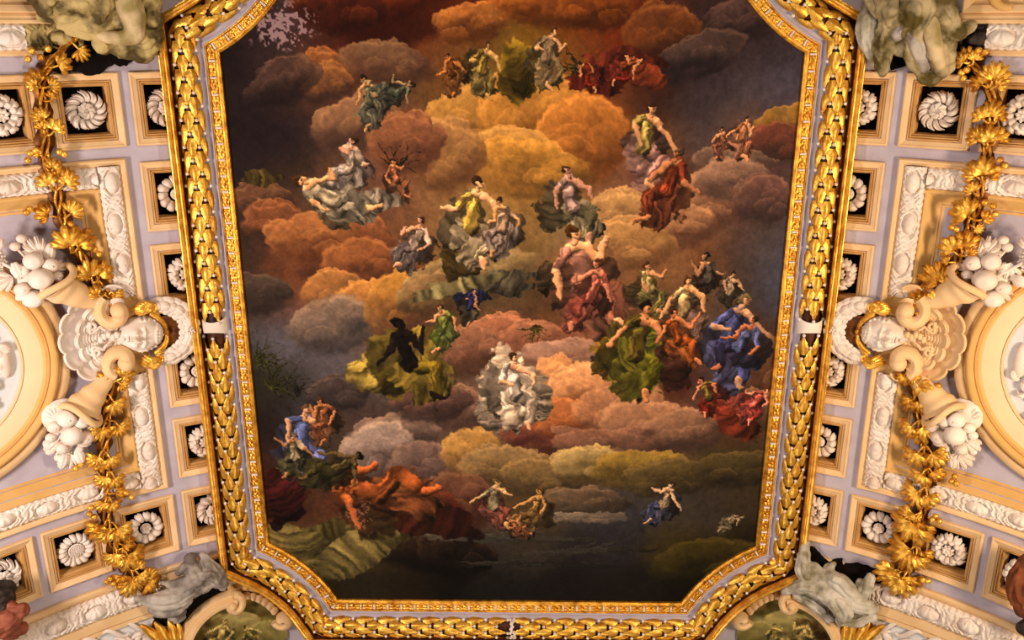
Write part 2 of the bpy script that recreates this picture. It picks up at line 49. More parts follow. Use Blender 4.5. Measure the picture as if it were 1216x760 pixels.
VINE_LEAVES={-1:[(1.4,-4.399,1.36,-4.556),(1.43,-4.344,1.294,-4.15),(1.758,-4.046,1.53,-4.132),(1.95,-3.782,2.024,-4.032),(1.885,-3.78,1.704,-3.842),(1.971,-3.783,2.133,-3.879),(1.846,-3.596,1.786,-3.732),(1.956,-3.303,2.041,-3.493),(1.914,-3.138,1.777,-3.341),(1.999,-3.167,1.997,-3.353),(2.069,-2.845,2.168,-2.949),(1.992,-2.614,1.922,-2.812),(1.962,-2.359,1.873,-2.689),(1.914,-2.378,1.681,-2.6),(2.026,-2.389,2.108,-2.615),(2.019,-1.975,2.275,-2.107),(1.884,-1.959,1.677,-2.136),(1.89,-1.434,1.935,-1.795),(1.844,-1.428,1.594,-1.727),(1.918,-1.564,2.017,-1.707),(1.651,-0.935,1.723,-1.312),(1.604,-0.927,1.448,-1.221),(1.674,-1.12,1.808,-1.042),(1.561,-0.709,1.712,-0.871),(1.51,-0.727,1.341,-0.545),(1.407,-0.764,1.258,-0.612),(1.52,0.666,1.273,0.487),(1.611,0.59,1.8,0.652),(1.52,0.666,1.365,0.808),(1.651,0.891,1.539,1.168),(1.697,0.852,1.852,1.033),(1.632,1.325,1.49,1.588),(1.784,1.315,1.969,1.516),(1.707,1.306,1.751,1.606),(1.898,1.777,2.084,1.976),(1.824,1.798,1.741,2.11),(1.881,1.84,1.923,2.114),(1.845,2.147,1.983,2.364),(1.795,2.162,1.732,2.443),(1.845,2.537,1.617,2.57),(1.928,2.571,2.067,2.787),(1.878,2.587,1.837,2.836),(1.983,2.979,2.206,3.226),(1.932,2.997,2.043,3.381),(1.886,3.044,1.746,3.364),(1.859,3.443,1.588,3.61),(1.894,3.509,1.968,3.819),(1.792,3.547,1.657,3.938),(1.791,3.962,1.947,4.278),(1.713,3.992,1.72,4.435),(1.661,4.011,1.507,4.287),(1.613,4.29,1.307,4.493),(1.556,4.279,1.373,4.106),(1.661,4.011,1.536,3.853)],1:[(1.705,-4.068,1.585,-4.312),(1.767,-4.091,1.787,-4.27),(1.702,-4.09,1.539,-4.177),(1.986,-3.784,1.753,-3.912),(2.029,-3.785,2.113,-4.1),(2.072,-3.787,2.232,-3.883),(2.008,-3.784,1.913,-4.006),(2.101,-3.312,2.086,-3.586),(2.058,-3.309,1.923,-3.51),(2.166,-3.316,2.231,-3.48),(2.082,-3.01,1.854,-3.229),(2.132,-2.967,2.091,-3.267),(2.19,-3.018,2.27,-3.233),(2.112,-2.518,1.885,-2.714),(2.137,-2.497,2.07,-2.824),(2.159,-2.499,2.266,-2.701),(2.077,-2.298,1.946,-2.456),(2.109,-1.937,1.83,-2.153),(2.153,-1.943,2.323,-2.041),(2.097,-1.862,2.224,-1.809),(1.981,-1.397,1.717,-1.642),(2.004,-1.4,2.048,-1.76),(2.05,-1.407,2.174,-1.53),(1.904,-1.284,1.735,-1.34),(1.869,-0.866,1.546,-1.157),(1.892,-0.87,1.899,-1.185),(1.931,-0.929,2.032,-1.079),(1.626,-0.534,1.39,-0.686),(1.714,-0.603,1.83,-0.838),(1.582,-0.5,1.555,-0.366),(1.492,0.504,1.378,0.776),(1.541,0.493,1.601,0.726),(1.611,0.646,1.859,0.777),(1.668,0.887,1.532,1.17),(1.717,0.875,1.807,1.13),(1.748,1.295,1.529,1.548),(1.773,1.289,1.776,1.657),(1.798,1.282,1.986,1.511),(1.879,1.694,1.722,2.026),(1.903,1.687,1.957,2.045),(1.952,1.673,2.243,1.897),(1.978,2.046,1.864,2.312),(2.027,2.031,2.206,2.172),(1.996,2.368,1.734,2.716),(2.025,2.388,2.188,2.594),(1.954,2.441,1.98,2.787),(2.006,2.818,1.721,3.029),(1.985,2.856,1.819,3.369),(2.014,2.876,2.023,3.295),(2.031,3.395,1.711,3.789),(2.039,3.455,2.07,3.842),(2.064,3.445,2.206,3.662),(1.913,3.915,1.544,4.207),(1.943,3.935,1.764,4.417),(1.968,3.925,2.043,4.238),(1.783,3.965,1.626,3.981)]}
VINE_BERRIES={-1:[(1.993,-4.273),(2.053,-4.164),(1.889,-4.183),(1.776,-4.292),(2.214,-2.904),(2.261,-2.815),(2.142,-2.945),(1.838,-2.898),(1.777,-2.857),(2.344,-2.137),(2.395,-2.095),(1.83,-1.853),(1.558,-1.439),(1.498,-1.354),(1.822,-0.91),(1.863,0.783),(1.904,0.717),(1.801,0.883),(2.177,2.682),(2.15,2.858),(2.216,2.774),(2.069,4.013),(2.03,4.125),(2.128,4.052),(1.615,2.595),(1.548,2.692),(2.302,1.944),(2.222,1.911),(2.052,3.294)],1:[(1.63,-3.975),(1.691,-4.011),(1.664,-3.897),(1.805,-4.27),(1.894,-4.25),(2.308,-2.819),(2.384,-2.756),(2.305,-2.702),(2.319,-2.182),(2.359,-2.066),(2.202,-2.216),(1.879,-1.784),(1.807,-1.8),(1.915,-1.209),(1.905,-0.95),(1.97,-0.987),(1.961,0.648),(2.004,0.776),(1.92,0.713),(2.411,2.053),(2.375,2.153),(2.451,2.156),(2.237,2.796),(2.298,2.865),(2.196,2.872),(2.273,3.992),(2.193,3.994),(1.971,4.149)]}
VINE_PATHS={-1:[[(1.363,-4.443),(1.507,-4.355),(1.734,-4.134),(1.897,-3.913),(1.938,-3.779),(1.939,-3.482),(1.969,-3.136),(2.021,-2.787),(1.94,-2.421),(1.926,-2.053),(1.852,-1.607),(1.674,-1.198),(1.554,-0.853),(1.408,-0.669)],[(1.433,0.479),(1.589,0.713),(1.684,1.046),(1.764,1.458),(1.845,1.875),(1.853,2.319),(1.936,2.747),(1.97,3.197),(1.893,3.619),(1.753,3.993),(1.543,4.285)]],1:[[(1.653,-4.2),(1.812,-4.001),(1.986,-3.848),(2.066,-3.603),(2.097,-3.261),(2.106,-2.912),(2.096,-2.533),(2.089,-2.133),(2.017,-1.692),(1.935,-1.302),(1.804,-0.894),(1.609,-0.57)],[(1.464,0.388),(1.576,0.673),(1.725,1.036),(1.805,1.447),(1.936,1.848),(2.018,2.266),(2.003,2.724),(2.013,3.182),(1.997,3.658),(1.84,4.104)]]}

# ---------------------------------------------------------------- colour and materials
def lin(h):
    if isinstance(h, str): c = [int(h[i:i+2], 16)/255 for i in (0, 2, 4)]
    else: c = h
    return [x/12.92 if x <= .04045 else ((x+.055)/1.055)**2.4 for x in c]
MATS = {}
def material(name, hexa, rough=.7, metal=0, var=.12, vscale=2.2, bump=.15, bscale=30, dark_tone=None, spec=.3, ramp=(.3, .62)):
    m = bpy.data.materials.new(name); m.use_nodes = True; nt = m.node_tree; N = nt.nodes; L = nt.links
    b = N['Principled BSDF']; b.inputs['Roughness'].default_value = rough; b.inputs['Metallic'].default_value = metal
    b.inputs['Specular IOR Level'].default_value = spec
    tc = N.new('ShaderNodeTexCoord'); nz = N.new('ShaderNodeTexNoise'); nz.inputs['Scale'].default_value = vscale; nz.inputs['Detail'].default_value = 6
    L.new(tc.outputs['Object'], nz.inputs['Vector'])
    rp = N.new('ShaderNodeValToRGB'); c = lin(hexa); c2 = lin(dark_tone) if dark_tone else [v*(1-var*2) for v in c]
    rp.color_ramp.elements[0].position, rp.color_ramp.elements[1].position = ramp
    rp.color_ramp.elements[0].color = (*c2, 1); rp.color_ramp.elements[1].color = (*c, 1)
    L.new(nz.outputs['Fac'], rp.inputs['Fac']); L.new(rp.outputs['Color'], b.inputs['Base Color'])
    if bump:
        n2 = N.new('ShaderNodeTexNoise'); n2.inputs['Scale'].default_value = bscale; n2.inputs['Detail'].default_value = 4
        L.new(tc.outputs['Object'], n2.inputs['Vector'])
        bp = N.new('ShaderNodeBump'); bp.inputs['Strength'].default_value = bump; bp.inputs['Distance'].default_value = .02
        L.new(n2.outputs['Fac'], bp.inputs['Height']); L.new(bp.outputs['Normal'], b.inputs['Normal'])
    MATS[name] = m; return m
M_LAV = material('lavender_plaster', 'b4a8b2', .85, var=.05, bump=.05, dark_tone='a698a2')
M_CREAM = material('cream_plaster', 'e2bc8c', .75, var=.05, bump=.05, dark_tone='d6ac78')
M_CREAM2 = material('ochre_plaster', 'd4a566', .75, var=.05, bump=.05, dark_tone='cb9c54')
M_CREAM3 = material('deep_ochre_plaster', 'c8975a', .8, var=.08, bump=.05, dark_tone='b07e40')
M_WHITE = material('white_stucco', 'e4d5c9', .7, var=.04, bump=.1, dark_tone='d4beac')
M_RING = material('pale_peach_plaster', 'eac69c', .75, var=.03, bump=.03)
M_FIELD = material('pale_blue_plaster', 'd2cfd0', .8, var=.03)
M_GOLD = material('gold_leaf', 'eaa838', .36, .75, var=.18, vscale=9, bump=.4, bscale=45, dark_tone='9a5c14', spec=.5)
M_GOLDB = material('bright_gold_leaf', 'f6c050', .34, .7, var=.1, vscale=7, bump=.35, bscale=40, dark_tone='c07c1c', spec=.5)
M_BRONZE_SHADE = material('gilding_and_shade', '6a3a10', .45, .5, var=.2, vscale=8, bump=.2, dark_tone='3c1d08')  # dark gold of the bows, also painted shade in garlands and horns
M_BROWN = material('brown_varnish', '4a200c', .5, .2, var=.2, vscale=3, bump=.1, dark_tone='2a1208')
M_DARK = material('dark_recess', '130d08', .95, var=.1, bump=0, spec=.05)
M_SHADOW = material('shadow_black', '120c09', .9, var=.2, bump=.3, bscale=9, spec=.1)  # near-black colour of the shadow shapes under the corner figures
M_GREY = material('grey_stucco', 'b2a69a', .8, vscale=3, bump=.6, bscale=9, dark_tone='6c6058', spec=.2, ramp=(.38, .6))  # figure stuccos: wide blotchy tones imitate strong light and shade
M_GREY2 = material('pale_grey_stucco', 'c6bcac', .8, vscale=3.2, bump=.6, bscale=8, dark_tone='80765c', spec=.2, ramp=(.38, .6))
M_OLIVE = material('olive_stucco', 'bca46c', .65, vscale=2.6, bump=.6, bscale=9, dark_tone='4e4020', spec=.2, ramp=(.42, .58))
M_OLIVE2 = material('olive_grey_stucco', 'b09d76', .7, vscale=2.8, bump=.6, bscale=9, dark_tone='54461f', spec=.2, ramp=(.40, .58))
M_BUFF = material('pale_buff_stucco', 'd0b68c', .7, vscale=3, bump=.4, bscale=9, dark_tone='94804e', spec=.2, ramp=(.38, .6))
M_TERRA = material('terracotta_stucco', '98523a', .7, vscale=5, bump=.3, bscale=9, dark_tone='6c3420')
M_TERRA2 = material('brown_stucco', '7c3e1c', .7, vscale=5, bump=.3, bscale=9, dark_tone='4c2410')
M_PLUM = material('dark_plum_stucco', '3c3028', .8, vscale=6, bump=.3, dark_tone='1c1412')
M_PINKGREY = material('pink_grey_stucco', 'a08880', .8, vscale=4, bump=.4, bscale=8, dark_tone='6c5450')

# ---------------------------------------------------------------- mesh builder
def sm(a, b, x):
    x = np.clip((x-a)/(b-a), 0, 1); return x*x*(3-2*x)
class MB:
    def __init__(s): s.V = []; s.F = []; s.n = 0
    def add(s, V, F):
        V = np.asarray(V, float); s.V.append(V); s.F += [tuple(i+s.n for i in f) for f in F]; s.n += len(V)
    def grid(s, P, closed_u=False, closed_v=False, thick=0, flip=False):
        nu, nv = P.shape[:2]; V = P.reshape(-1, 3)
        iu = nu if closed_u else nu-1; iv = nv if closed_v else nv-1
        F = [(i*nv+j, ((i+1) % nu)*nv+j, ((i+1) % nu)*nv+(j+1) % nv, i*nv+(j+1) % nv) for i in range(iu) for j in range(iv)]
        if thick:
            m = nu*nv; Vb = V.copy(); Vb[:, 2] -= thick
            F2 = [tuple(reversed([k+m for k in f])) for f in F]
            E = []
            if not closed_v:
                for i in range(iu):
                    a, b = i*nv, ((i+1) % nu)*nv; E.append((a, a+m, b+m, b)); a += nv-1; b += nv-1; E.append((a, b, b+m, a+m))
            if not closed_u:
                for j in range(iv):
                    a, b = j, (j+1) % nv; E.append((a, b, b+m, a+m)); a += (nu-1)*nv; b += (nu-1)*nv; E.append((a, a+m, b+m, b))
            V = np.vstack([V, Vb]); F = F+F2+E
        s.add(V, F)
    def ellipsoid(s, c, r, nu=12, nv=8, rot=None, fn=None):
        u = np.linspace(0, 2*pi, nu, endpoint=False); v = np.linspace(.0, pi, nv+1)
        U, W = np.meshgrid(u, v, indexing='ij')
        D = np.stack([np.sin(W)*np.cos(U), np.sin(W)*np.sin(U), np.cos(W)], -1)
        if fn is not None: D = D*fn(U, W)[..., None]
        r = np.array(r if hasattr(r, '__len__') else (r, r, r)); P = D*r
        if rot is not None: P = P @ np.array(rot).T
        s.grid(P+np.array(c), closed_u=True)
    def tube(s, pts, rad, n=8, flat=1., cap=True, up=(0, 0, 1)):
        P = np.array(pts, float); m = len(P); rad = np.broadcast_to(np.array(rad, float), (m,))
        T = np.gradient(P, axis=0); T /= np.linalg.norm(T, axis=1)[:, None]+1e-9
        N = np.zeros_like(P); a = np.array(up, float)
        for i in range(m):
            a = a-T[i]*a.dot(T[i]); a /= np.linalg.norm(a)+1e-9; N[i] = a
        B = np.cross(T, N); A = np.linspace(0, 2*pi, n, endpoint=False)
        G = P[:, None]+rad[:, None, None]*(flat*np.cos(A)[None, :, None]*N[:, None]+np.sin(A)[None, :, None]*B[:, None])
        s.grid(G, closed_v=True)
        if cap:
            for k, o in ((0, 0), (m-1, 1)):
                base = s.n-m*n+k*n; f = [base+i for i in range(n)]
                s.F.append(tuple(f if o else f[::-1]))
    def build(s, name, mat, mp=ident, parent=None, smooth=True, origin=None, fix=True):
        V = mp(np.vstack(s.V)) if s.V else np.zeros((0, 3))
        if origin is None:
            origin = Vector(parent.get('_o', (0, 0, 0))) if parent is not None else Vector((0, 0, 0))
        V = V-np.array(origin)
        me = bpy.data.meshes.new(name); me.from_pydata(V.tolist(), [], s.F)
        if fix:
            bm = bmesh.new(); bm.from_mesh(me); bmesh.ops.remove_doubles(bm, verts=bm.verts, dist=1e-5)
            bmesh.ops.recalc_face_normals(bm, faces=bm.faces); bm.to_mesh(me); bm.free()
        me.materials.append(mat)
        if smooth:
            me.polygons.foreach_set('use_smooth', [True]*len(me.polygons))
            if smooth != 'all':
                try: me.set_sharp_from_angle(angle=radians(38))
                except Exception: pass
        o = bpy.data.objects.new(name, me); bpy.context.scene.collection.objects.link(o)
        if parent is not None: o.parent = parent
        else: o.location = origin
        return o
def thing(name, label, cat, loc, group=None, rot=None):
    o = bpy.data.objects.new(name, None); bpy.context.scene.collection.objects.link(o)
    o.empty_display_size = .1; o.location = loc
    if rot is not None: o.rotation_euler = rot
    else: ORG[o.name] = Vector(loc)
    o['label'] = label; o['category'] = cat
    if group: o['group'] = group
    return o
ORG = {}
_b = MB.build
def build2(s, name, mat, mp=ident, parent=None, smooth=True, origin=None, fix=True, label=None):
    if parent is not None and origin is None: origin = ORG.get(parent.name, Vector((0, 0, 0)))
    o = _b(s, name, mat, mp, parent, smooth, origin if origin is not None else None, fix)
    if label: o['label'] = label
    ORG[o.name] = Vector((0, 0, 0)) if parent is None else origin
    return o
MB.build = build2

def miter(P, closed):
    P = np.array(P, float); n = len(P)
    D = np.roll(P, -1, 0)-P
    if not closed: D[-1] = D[-2]
    L = np.linalg.norm(D, axis=1)[:, None]; D = D/np.maximum(L, 1e-9)
    Nn = np.stack([D[:, 1], -D[:, 0]], 1); Np = np.roll(Nn, 1, 0)
    if not closed: Np[0] = Nn[0]; 
    return (Nn+Np)/(1+np.sum(Nn*Np, 1))[:, None]
def sweep(mb, path, prof, closed=True, sign=1, z0=0):
    N = miter(path, closed); P = np.array(path, float)
    prof = np.array(prof, float)
    G = np.zeros((len(P), len(prof), 3))
    G[..., :2] = P[:, None]+sign*N[:, None]*prof[None, :, :1]; G[..., 2] = prof[None, :, 1]+z0
    mb.grid(G, closed_u=closed)
def subdiv(path, step=.2, closed=False):
    out = []; n = len(path)
    for i in range(n if closed else n-1):
        a = np.array(path[i], float); b = np.array(path[(i+1) % n], float); k = max(1, int(ceil(np.linalg.norm(b-a)/step)))
        for j in range(k): out.append(a+(b-a)*j/k)
    if not closed: out.append(np.array(path[-1], float))
    return np.array(out)

def fan_leaf(mb, base, tip, h0=.1, width=1., lobes=5, seed=0, curl=.3, thick=.02):
    """lobed vine leaf with a short stem, base and tip given in (s, t)"""
    r = random.Random(seed); b = np.array(base); d = np.array(tip)-b; L = np.hypot(*d); a0 = atan2(d[1], d[0])
    nr, na = 9, lobes*8+1
    span = radians(88)*width
    A = np.linspace(-span, span, na); Q = np.linspace(0.02, 1, nr)
    ph = (A/span+1)/2*lobes
    lob = np.abs(np.sin(pi*ph))**.6
    rr = (.76+.28*lob)*(1-.20*(np.abs(A)/span)**2)*(1+.05*np.cos(ph*pi*6))
    P = np.zeros((nr, na, 3)); tw = r.uniform(-.35, .35)
    for i, q in enumerate(Q):
        rad = L*q*rr
        x = rad*np.cos(A); y = rad*np.sin(A)*.95
        rib = .06*L*(lob-.5)*min(1, q*1.6)+.045*L*np.cos(2*pi*ph*3)*q
        hh = .20*L*np.sin(pi*min(q*.9, 1))+rib-.34*curl*L*q**4+tw*y
        P[i, :, 0] = b[0]+x*cos(a0)-y*sin(a0); P[i, :, 1] = b[1]+x*sin(a0)+y*cos(a0); P[i, :, 2] = h0+.05+hh
    mb.grid(P, thick=thick)
def long_leaf(mb, base, tip, w, h0=.05, up=.06, thick=.012, notch=.12, n=7):
    b = np.array(base, float); d = np.array(tip, float)-b; L = np.hypot(*d); e = d/L; p = np.array([-e[1], e[0]])
    U = np.linspace(0, 1, n); W = np.linspace(-1, 1, 7)
    wf = w*np.sin(pi*np.clip(U*.86+.1, 0, 1))**.75*(1+notch*np.cos(U*pi*7)); wf[-1] = w*.05
    P = np.zeros((n, 7, 3))
    for j, c in enumerate(W):
        q = b+e*(U*L)[:, None]+p*(wf*c)[:, None]
        P[:, j, :2] = q; P[:, j, 2] = h0+up*np.sin(pi*U*.8+.2)*(1-.55*c*c)-(.012 if j == 3 else 0)
    mb.grid(P, thick=thick)

# ---------------------------------------------------------------- acanthus relief
def acanthus(mb, p0, p1, width, period=.62, amp=.075, phase=0, h0=.05):
    p0 = np.array(p0, float); p1 = np.array(p1, float); L = np.linalg.norm(p1-p0); e = (p1-p0)/L; q = np.array([-e[1], e[0]])
    n = max(8, int(L/.0125)); A = np.linspace(0, L, n); B = np.linspace(-1, 1, 27)
    a, b = np.meshgrid(A, B, indexing='ij')
    cyc = a/period+phase; k = cyc-np.floor(cyc)-.5; idx = np.floor(cyc)
    sg = np.where(idx % 2 == 0, 1, -1)
    bb = b-.12*sg
    r2 = (k/.27)**2+(bb/.62)**2
    dome = np.sqrt(np.clip(1-r2, 0, 1))
    ang = np.arctan2(bb+.75, k*2.2)
    dome_h = amp*dome*(1.12+.09*np.cos(ang*13))
    ak = np.abs(k)+.16*b*b+.03*np.sin(7*b+idx)
    str_h = amp*(.30+.50*np.abs(np.cos(pi*ak*8.2))**.7+.10*np.cos(2*pi*ak*14+3*b))
    ring = -amp*.9*np.exp(-((np.sqrt(r2)-1.05)/.09)**2)
    h = np.where(r2 < 1, np.maximum(dome_h, 0)+.15*amp, str_h)+ring
    pit = np.sin(a*61+b*3)*np.sin(b*11+a*17); h = h-amp*.45*sm(.75, .9, pit)*(np.abs(b) > .35)
    edge = 1-np.abs(b)**6*.9
    h = h0-.02+np.maximum(h, .0)*edge+.02*edge
    wm = width/2*(1+.045*np.cos(2*pi*cyc*6)*(np.abs(b) > .8))
    P = np.zeros(a.shape+(3,)); P[..., :2] = p0+e*a[..., None]+q*(b*wm)[..., None]; P[..., 2] = h
    P[:, 0, 2] = h0-.05; P[:, -1, 2] = h0-.05
    mb.grid(P)

# ================================================================= SETTING: vault
COFW, COFH = .48, .535                 # half sizes of a coffer's outer moulding
HX, HY = .345, .40                     # half sizes of its opening
COLS = [.26, 1.36, 2.45, 3.53]
COF = [(0, t) for t in (-3.42, -2.11, -.83, .83, 2.11, 3.43)]+[(1, -3.42), (1, 3.45), (2, -3.42), (2, 3.46), (3, 3.46)]
PANEL = (1.45, 6.0, -2.2, 2.22)
def vault(side):
    mb = MB()
    holes = [(COLS[c]-HX, COLS[c]+HX, t-HY, t+HY) for c, t in COF]
    ss = set(np.round(np.arange(-1.0, 6.01, .25), 4)); ts = set(np.round(np.arange(-7, 8.51, .5), 4))
    for a, b, c, d in holes: ss |= {round(a, 4), round(b, 4)}; ts |= {round(c, 4), round(d, 4)}
    ss |= {-5.0, 1.45, -.6, -.3}; ts |= {-2.2, 2.22}
    ss = sorted(ss); ts = sorted(ts)
    S_, T_ = np.meshgrid(ss, ts, indexing='ij'); nv = len(ts)
    V = np.stack([S_, T_, 0*S_], -1).reshape(-1, 3); F = []
    for i in range(len(ss)-1):
        for j in range(nv-1):
            cs = (ss[i]+ss[i+1])/2; ct = (ts[j]+ts[j+1])/2
            if any(a < cs < b and c < ct < d for a, b, c, d in holes): continue
            if PANEL[0] < cs < PANEL[1] and PANEL[2] < ct < PANEL[3]: continue
            F.append((i*nv+j, (i+1)*nv+j, (i+1)*nv+j+1, i*nv+j+1))
    mb.add(V, F)
    # sunk field of the great side panel
    for P in ([(a, b, -.12) for a in np.linspace(PANEL[0], 6, 20) for b in np.linspace(-2.2, 2.22, 5)],):
        mb.grid(np.array(P).reshape(20, 5, 3))
    for t in (-2.2, 2.22): mb.grid(np.array([[(a, t, h) for h in (0, -.12)] for a in np.linspace(PANEL[0], 6, 20)]))
    mb.grid(np.array([[(PANEL[0], b, h) for h in (0, -.12)] for b in np.linspace(-2.2, 2.22, 5)]))
    o = mb.build('ceiling', M_LAV, cove(side), smooth=False)
    o['kind'] = 'structure'
for sd in (-1, 1): vault(sd)

# ================================================================= COFFERS
COF_PROF = [(0, -.01), (0, .05), (.015, .068), (.03, .068), (.045, .055), (.100, .03), (.104, .004), (.112, .004), (.116, .03), (.134, .03), (.136, .000), (.144, .000), (.148, .016), (.164, .016), (.168, -.02), (.176, -.035), (.192, -.045), (.205, -.22)]
def rosette_mesh(kind):
    """white flower: ring(s) of petals; returns (petals, heart) builders, local frame"""
    mb = MB(); n = (13, 12, 16, 11)[kind]; rad = .285
    rings = [(.12, rad, -.10, n, 0)]
    if kind == 3: rings.append((.11, rad*.78, -.065, n, .5))
    for r0, r1, hb, cnt, off in rings:
        for i in range(cnt):
            a = 2*pi*(i+off)/cnt; w = pi*r1*.80/cnt*.98
            U = np.linspace(0, 1, 9); W = np.linspace(-1, 1, 9)
            P = np.zeros((9, 9, 3)); jit = random.uniform(.95, 1.04)
            for j, c in enumerate(W):
                wid = w*(.62+.50*U)*np.sqrt(np.clip(1-np.clip((U-.80)/.215, 0, 1)**2, 0.02, 1))
                rr = r0+(r1*jit-r0)*U; rr = rr-(.022*(1-abs(c))*sm(.8, 1, U) if kind in (0, 3) else 0)
                cc = c*wid; tw = (.45 if kind == 0 else .1)*U*U
                P[:, j, 0] = rr*np.cos(a+tw)-cc*np.sin(a+tw); P[:, j, 1] = rr*np.sin(a+tw)+cc*np.cos(a+tw)
                ridge = (.045*(1-c*c) if kind in (1, 3) else .04*(1-c*c)-.02*np.cos(c*pi*2)*U if kind == 0 else .035*(1-c*c))
                P[:, j, 2] = hb+.085*np.sin(pi*np.clip(U*.8, 0, 1))+ridge-.045*U**4+(.03*c*U if kind == 0 else 0)
            mb.grid(P, thick=.02)
    ht = MB()
    ht.tube([(0, 0, -.2), (0, 0, -.05)], .085, 14)
    ht.ellipsoid((0, 0, -.055), (.088, .088, .04), 16, 8)
    if kind == 0:
        for i in range(7):
            a = 2*pi*i/7
            ht.tube([(.1*cos(a), .1*sin(a), -.04), (.085*cos(a+.5), .085*sin(a+.5), -.01), (.04*cos(a+1.1), .04*sin(a+1.1), .01)], [.03, .034, .02], 7)
    elif kind == 1:
        for i in range(5):
            a = 2*pi*i/5; ht.ellipsoid((.048*cos(a), .048*sin(a), -.01), (.042, .042, .04), 8, 6)
        ht.ellipsoid((0, 0, .01), .028, 8, 6)
    elif kind == 2:
        for k in range(60):
            r_ = .1*sqrt((k+.5)/60); a = k*2.39996; ht.ellipsoid((r_*cos(a), r_*sin(a), -.012-.25*r_*r_), .0115, 6, 4)
        ht.tube([(.108*cos(a), .108*sin(a), -.04) for a in np.linspace(0, 2*pi, 25)], .014, 6, cap=False)
    else:
        for i in range(8):
            a = 2*pi*i/8; ht.tube([(.02*cos(a), .02*sin(a), -.01), (.06*cos(a), .06*sin(a), .0), (.09*cos(a), .09*sin(a), -.04)], [.012, .027, .02], 6)
        ht.ellipsoid((0, 0, .0), .026, 8, 6)
    return mb, ht
ord_ = ['uppermost', 'second from top', 'just above the laurel crescent', 'just below the laurel crescent', 'second from bottom', 'lowest']
petal_word = ['ruffled double', 'smooth round-petalled', 'seeded sunflower-like', 'layered']
protos = {}
def coffer(side, ci, t, kind, label, group):
    loc, rot = frame_of(side, COLS[ci], t)
    root = thing('ceiling_coffer', label, 'coffer', loc, group, rot)
    if kind not in protos:
        m = MB(); hw, hh = COFW, COFH
        sweep(m, [(-hw, -hh), (-hw, hh), (hw, hh), (hw, -hh)], COF_PROF, True, 1)
        # path is clockwise so the normal points outwards: use the inward side
        m = MB(); sweep(m, [(-hw, -hh), (hw, -hh), (hw, hh), (-hw, hh)], COF_PROF[:9], True, -1)
        a = m.build('moulding', M_CREAM, parent=root, smooth=False, origin=Vector((0, 0, 0)))
        m = MB(); sweep(m, [(-hw, -hh), (hw, -hh), (hw, hh), (-hw, hh)], COF_PROF[8:], True, -1)
        a2 = m.build('inner_moulding', M_CREAM3, parent=root, smooth=False, origin=Vector((0, 0, 0)))
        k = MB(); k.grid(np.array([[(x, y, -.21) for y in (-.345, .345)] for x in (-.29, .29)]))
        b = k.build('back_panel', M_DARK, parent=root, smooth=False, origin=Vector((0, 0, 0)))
        p, h = rosette_mesh(kind)
        c = p.build('rosette', M_WHITE, parent=root, origin=Vector((0, 0, 0)))
        st = MB(); st.tube([(0, 0, -.215), (0, 0, -.10)], .13, 14)
        d = h.build('flower_heart', M_WHITE, parent=c, origin=Vector((0, 0, 0)))
        s_ = st.build('boss', M_WHITE, parent=c, origin=Vector((0, 0, 0)))
        protos[kind] = (a, b, c, d, s_, a2)
    else:
        a, b, c, d, s_, a2 = protos[kind]
        cc = None
        for o in (a, a2, b, c):
            n = o.copy(); n.parent = root; bpy.context.scene.collection.objects.link(n)
            if o is c: cc = n
        for o in (d, s_):
            n = o.copy(); n.parent = cc; bpy.context.scene.collection.objects.link(n)
        cc.rotation_euler = (0, 0, random.uniform(0, 6))
kinds = {-1: [0, 1, 3, 1, 3, 0, 0, 1, 3, 2, 0], 1: [3, 1, 3, 3, 1, 3, 0, 1, 3, 3, 1]}
for sd in (-1, 1):
    sn = 'left' if sd < 0 else 'right'
    for i, (c, t) in enumerate(COF):
        k = kinds[sd][i]
        if c == 0: lb = 'flower coffer half hidden by the frame\'s %s side, %s' % (sn, ord_[i])
        elif t < 0: lb = ('cream coffer with whole white flower under the %s stucco figure, beside the garland' % ('upper left' if sd < 0 else 'upper right')) if c == 1 else 'cream square coffer cut by the photo\'s %s edge, outside the golden garland\'s top' % sn
        elif c == 1: lb = 'cream square coffer with whole white flower between frame and garland, bottom %s' % sn
        elif c == 2: lb = 'cream square coffer with whole white flower outside the garland, bottom %s' % sn
        else: lb = 'cream square coffer partly behind the brownish figure at the bottom %s edge' % sn
        coffer(sd, c, t, k, lb, '%s flower coffers' % sn)

